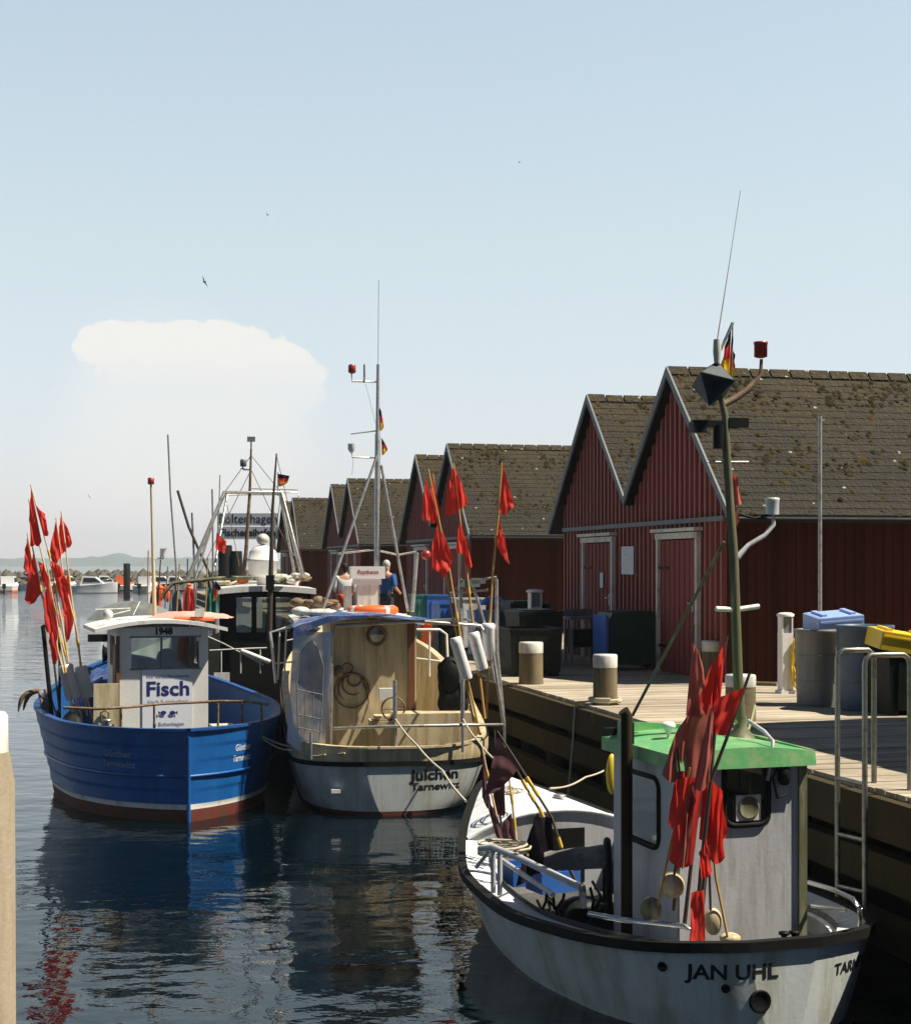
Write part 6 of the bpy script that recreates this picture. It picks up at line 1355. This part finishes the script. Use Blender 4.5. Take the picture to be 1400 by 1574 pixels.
# foreground mooring pile
t = thing('mooring_pile', 'tall pale wooden pile with a white painted top at the lower left edge', 'mooring pile', (-2.13, 7.0, 0))
mb = MB(); mb.lathe([(.155, -1), (.155, .8), (.15, 2.07), (.125, 2.21)], (0, 0, 0), 28); part('post', mb, mk('sunlit_pile_wood', (.40, .32, .235), .85, dirt=(.22, .2, .10), da=.35, ds=4, streak=True, var=.3, bump=.4), t)
mb = MB(); mb.lathe([(.122, 2.19), (.12, 2.37), (.11, 2.385), (0, 2.39)], (0, 0, 0), 28, caps=False); part('white_cap', mb, MT['white'], t)
# ---------------------------------------------------------------- harbour sign, dolphins, motorboats
sg = thing('harbour_sign', 'grey two-line harbour name sign seen through the pipe gantry', 'sign', px(381, 868, 75) - Vector((0, 0, EZ - DZ)), 0)
mb = MB()
def sp(x, y, dy=0): return px(x, y, 75 + dy)
for y0_, y1_ in ((789, 808), (809.5, 829)): mb.box((sp(334, y0_) + sp(428, y1_)) / 2, (94 / F * 75, .08, (y1_ - y0_) / F * 75))
part('board', mb, MT['sign'], sg, world=True)
for x in (340, 422): mb = MB(); mb.tube([sp(x, 788, .1), Vector((sp(x, 0).x, 75.1, DZ))], .06, 8); part('post', mb, MT['steel'], sg, world=True)
mb = MB(); text_flat(mb, 'Boltenhagen', .62, sp(381, 804, -.042), (1, 0, 0), (0, 0, 1), .004, sx=.93); part('lettering', mb, MT['ink'], sg, world=True)
mb = MB(); text_flat(mb, 'Fischereihafen', .50, sp(381, 824, -.042), (1, 0, 0), (0, 0, 1), .016, sx=.93); part('lettering', mb, MT['ink'], sg, world=True)
for x, yt, Y, r, lab in ((195, 866, 150, .33, 'dark dolphin pile standing alone by the breakwater'), (346, 838, 62, .28, 'dark pile under the left half of the harbour sign'), (363, 847, 62, .24, 'dark pile under the harbour sign, right of its twin')):
    mb = MB(); p = px(x, yt, Y); mb.lathe([(r, 0), (r, p.z - .05), (r * .9, p.z)], (p.x, p.y, 0), 12); solo('dolphin_pile', mb, MT['black'], lab, 'pile')
def motorboat(x, Y, L_, lab, stripe, canopy, flip=1, cab='white'):
    t = thing('motorboat', lab, 'motorboat', (px(x, 868, Y).x, Y, 0), R(90 * flip - 90 + 6), 'motorboats moored along the breakwater')
    k = L_ / 5.5
    h = Hull([(-2.7 * k, .85, .75, .75, -.2), (-1, 1.05, .8, .95, -.3), (1, .9, .95, .7, -.3), (2.2 * k, .4, 1.1, .2, -.2), (2.8 * k, .01, 1.2, .01, -.1)], n=24)
    def rot(mb): mb.v = [Vector((v.y, -v.x, v.z)) for v in mb.v]; return mb
    part('hull', rot(h.band(MB(), .02, lambda y: h.zs(y), 5)), MT['plastic_white'], t)
    part('stripe', rot(h.band(MB(), .06, .3, 2, .02)), stripe, t)
    part('deck', rot(h.deckm(MB(), lambda y: h.zs(y) - .05, -2.6 * k, 2.7 * k)), MT['plastic_white'], t)
    mb = MB(); mb.prism([(-.9 * k, -.7, .75), (1.5 * k, -.7, .95), (.6 * k, -.6, 1.75), (-.7 * k, -.6, 1.8)], 0, (0, 1.4, 0)); part('cabin', mb, MT['plastic_white'] if canopy is None else canopy, t)
    mb = MB(); mb.prism([(-.6 * k, -.72, 1.15), (1.15 * k, -.72, 1.2), (.55 * k, -.67, 1.62), (-.5 * k, -.67, 1.66)], 0, (0, 1.44, 0)); part('window', mb, MT['black_tub'], t)
    mb = MB(); mb.box((-2.95 * k, 0, .75), (.35, .4, .5), taper=.8); mb.box((-2.95 * k, 0, .3), (.2, .16, .6)); part('outboard', mb, MT['black'], t)
    mb = MB(); mb.tube([(1.2 * k, -.55, 1.0), (1.3 * k, -.5, 1.4), (2.5 * k, 0, 1.55), (1.3 * k, .5, 1.4), (1.2 * k, .55, 1.0)], .03, 5); part('bow_rail', mb, MT['chrome'], t)
for a in ((100, 176, 4.6, 'small white motorboat low beside the red flags', MT['plastic_white'], None, 1.8), (160, 178, 4.4, 'white motorboat close behind the lone dolphin pile', MT['black_tub'], None, 1.1), (245, 176, 5.2, 'white motorboat crossing behind the wheelhouse mast', MT['plastic_white'], None, 1.0), (14, 170, 5.6, 'motorboat with a red waterline at the far left edge', MT['orange'], None, 180 / 90), (138, 168, 5.8, 'white motorboat with tinted windscreen right of the red flags', MT['plastic_white'], None, 1.0),
          (191, 172, 4.6, 'motorboat with a red canopy edge by the lone dolphin pile', MT['black_tub'], MT['orange'], 1.9), (226, 170, 4.8, 'white motorboat just left of the wheelhouse mast', MT['plastic_white'], None, 1.85), (268, 172, 4.6, 'white motorboat right of the wheelhouse mast', MT['black_tub'], None, 1.0), (62, 186, 4.6, 'motorboat half hidden behind the red flags', MT['plastic_white'], MT['flag_red'], 1.0)): motorboat(*a)
# ---------------------------------------------------------------- people
def skin(verts, edges, radii, name='s', sub=2):
    me = bpy.data.meshes.new(name); me.from_pydata(verts, edges, []); o = bpy.data.objects.new(name, me); COL.objects.link(o)
    md = o.modifiers.new('s', 'SKIN'); sv = me.skin_vertices[0].data
    for i, r in enumerate(radii): sv[i].radius = (r, r * .8) if not isinstance(r, tuple) else r
    sv[0].use_root = True
    m2 = o.modifiers.new('u', 'SUBSURF'); m2.levels = sub; m2.render_levels = sub
    dg = bpy.context.evaluated_depsgraph_get(); dg.update(); ev = bpy.data.meshes.new_from_object(o.evaluated_get(dg))
    mb = MB(); mb.add([v.co.copy() for v in ev.vertices], [tuple(p.vertices) for p in ev.polygons], True)
    bpy.data.objects.remove(o); bpy.data.meshes.remove(me); bpy.data.meshes.remove(ev); return mb
def person(loc, rz, h, lab, shirt, legs, hair, arm=0, long=False):
    s = h / 1.75; t = thing('person', lab, 'person', loc, rz, None)
    V = lambda *p: tuple(Vector(p) * s)
    J = [V(0, 0, .95), V(0, -.01, 1.15), V(0, 0, 1.38), V(0, .0, 1.50), V(0, .02, 1.60), V(0, .03, 1.70),
         V(.10, 0, .90), V(.11, .03, .50), V(.11, 0, .09), V(.12, .13, .04), V(-.10, 0, .90), V(-.12, .02, .50), V(-.13, -.02, .09), V(-.14, .11, .04),
         V(.19, 0, 1.41), V(.26, -.04, 1.14), V(.22, .14 + arm, .98 + arm * .5), V(.20, .20 + arm, .95 + arm * .5), V(-.19, 0, 1.41), V(-.26, -.03, 1.14), V(-.20, .16, .97), V(-.17, .23, .95)]
    E = [(0, 1), (1, 2), (2, 3), (3, 4), (4, 5), (0, 6), (6, 7), (7, 8), (8, 9), (0, 10), (10, 11), (11, 12), (12, 13), (2, 14), (14, 15), (15, 16), (16, 17), (2, 18), (18, 19), (19, 20), (20, 21)]
    Rr = [(.15, .11), (.14, .1), (.15, .1), .055, .085, .075, .085, .06, .04, .035, .085, .06, .04, .035, .06, .045, .03, .035, .06, .045, .03, .035]
    part('body', skin(J, E, [tuple(a * s for a in r) if isinstance(r, tuple) else r * s for r in Rr]), MT['skin'], t)
    K = [J[i] for i in (0, 1, 2, 14, 15, 18, 19)]; K[0] = V(0, 0, .90); K += [V(.235, .06, 1.05), V(-.235, .06, 1.05)] if long else []
    e = [(0, 1), (1, 2), (2, 3), (3, 4), (2, 5), (5, 6)] + ([(4, 7), (6, 8)] if long else [])
    part('shirt', skin(K, e, [tuple(a * s for a in r) for r in ((.18, .13), (.17, .125), (.175, .12))] + [.08 * s, .065 * s, .08 * s, .065 * s] + ([.05 * s, .05 * s] if long else [])), shirt, t)
    K = [V(0, 0, .93)] + [J[i] for i in (6, 7)] + [V(.11, 0, .14)] + [J[i] for i in (10, 11)] + [V(-.13, -.02, .14)]
    part('trousers', skin(K, [(0, 1), (1, 2), (2, 3), (0, 4), (4, 5), (5, 6)], [(.17 * s, .125 * s)] + [.105 * s, .08 * s, .065 * s] * 2), legs, t)
    mb = MB(); mb.ball(V(0, -.005, 1.665), .098 * s, 10, (.92, 1.0, 1.1)); mb.ball(V(0, -.03, 1.60), .08 * s, 8, (.9, .8, 1)); part('hair', mb, hair, t)
    mb = MB(); f = Vector(V(0, .118, 1.63)); mb.ball(f + Vector((0, .0, 0)), .014 * s, 5, (1, 1.2, 1.5)); part('nose', mb, MT['skin'], t)
    return t
def qp(x, Y): return Vector(((x - 700) / F * Y, Y, DZ))
person(qp(530, 37.2), R(10), 1.68, 'person in loose white hooded top and red trousers left of the radar', MT['shirt_white'], MT['cloth_red'], MT['hair_dark'], .05, True)
person(qp(594, 35.5), R(-30), 1.74, 'grey haired person in a blue shirt standing right of the radar', MT['shirt_blue'], MT['cloth_dark'], MT['hair_grey'], .08)
person(qp(453, 53), R(60), 1.6, 'person in a pale top seen small behind the radar dome boat', MT['shirt_white'], MT['cloth_dark'], MT['hair_dark'])
pp = dk(930, 1083); inv_q = world_matrix(quay).inverted(); sp_ = (inv_q @ pp).y
rope([pp + Vector((-.14, 0, .05)), Q(QT - .12, sp_ + .1, DZ + .02), Q(QT - .15, sp_ + .12, DZ - .5), Q(QT - .16, sp_ + .3, DZ - 1.2)], .014, 'rope from the middle mooring post hanging over the quay edge', .1)
# ---------------------------------------------------------------- birds
def bird(x, y, Y, s, rz, roll, lab):
    mb = MB(); mb.ball((0, 0, 0), .07 * s, 8, (.8, 2.4, .8))
    for sg_ in (-1, 1):
        P = [(sg_ * .03, .08, 0), (sg_ * .25, .10, .10), (sg_ * .55, -.08, .05), (sg_ * .24, -.02, .09), (sg_ * .03, -.08, 0)]
        P = [Vector(p) * s for p in P]; mb.prism(P, 0, (0, 0, .008 * s))
    mb.prism([Vector(p) * s for p in ((-.03, -.14, 0), (.03, -.14, 0), (.06, -.28, 0), (0, -.22, 0), (-.06, -.28, 0))], 0, (0, 0, .008 * s))
    M_ = Matrix.Rotation(rz, 4, 'Z') @ Matrix.Rotation(roll, 4, 'Y'); c = px(x, y, Y); mb.v = [M_ @ v + c for v in mb.v]
    solo('bird', mb, MT['black'], lab, 'bird', group='birds in the sky')
bird(314, 433, 40, .30, R(50), R(55), 'largest dark bird, above the cloud')
bird(411, 330, 90, .35, R(80), R(10), 'tiny dark bird high above the right end of the cloud')
bird(798, 249, 90, .35, R(100), R(-15), 'tiny dark bird in the empty sky above the middle of the photo')
bird(136, 762, 90, .40, R(20), R(60), 'tiny dark bird low on the left above the breakwater')
# ---------------------------------------------------------------- haze
mb = MB(); mb.box((0, 1600, 34), (9000, 3500, 72)); hz = part('haze', mb, None or bpy.data.materials.new('haze_air')); hz['kind'] = 'stuff'
hm = hz.data.materials[0]; hm.use_nodes = True; t = hm.node_tree; t.nodes.clear()
pv = t.nodes.new('ShaderNodeVolumePrincipled'); pv.inputs['Color'].default_value = (.80, .88, .97, 1); pv.inputs['Density'].default_value = .0003; pv.inputs['Anisotropy'].default_value = 0.0
o_ = t.nodes.new('ShaderNodeOutputMaterial'); t.links.new(pv.outputs[0], o_.inputs['Volume'])
tag(hz, 'pale sea haze that fades the far shore', kind='stuff')
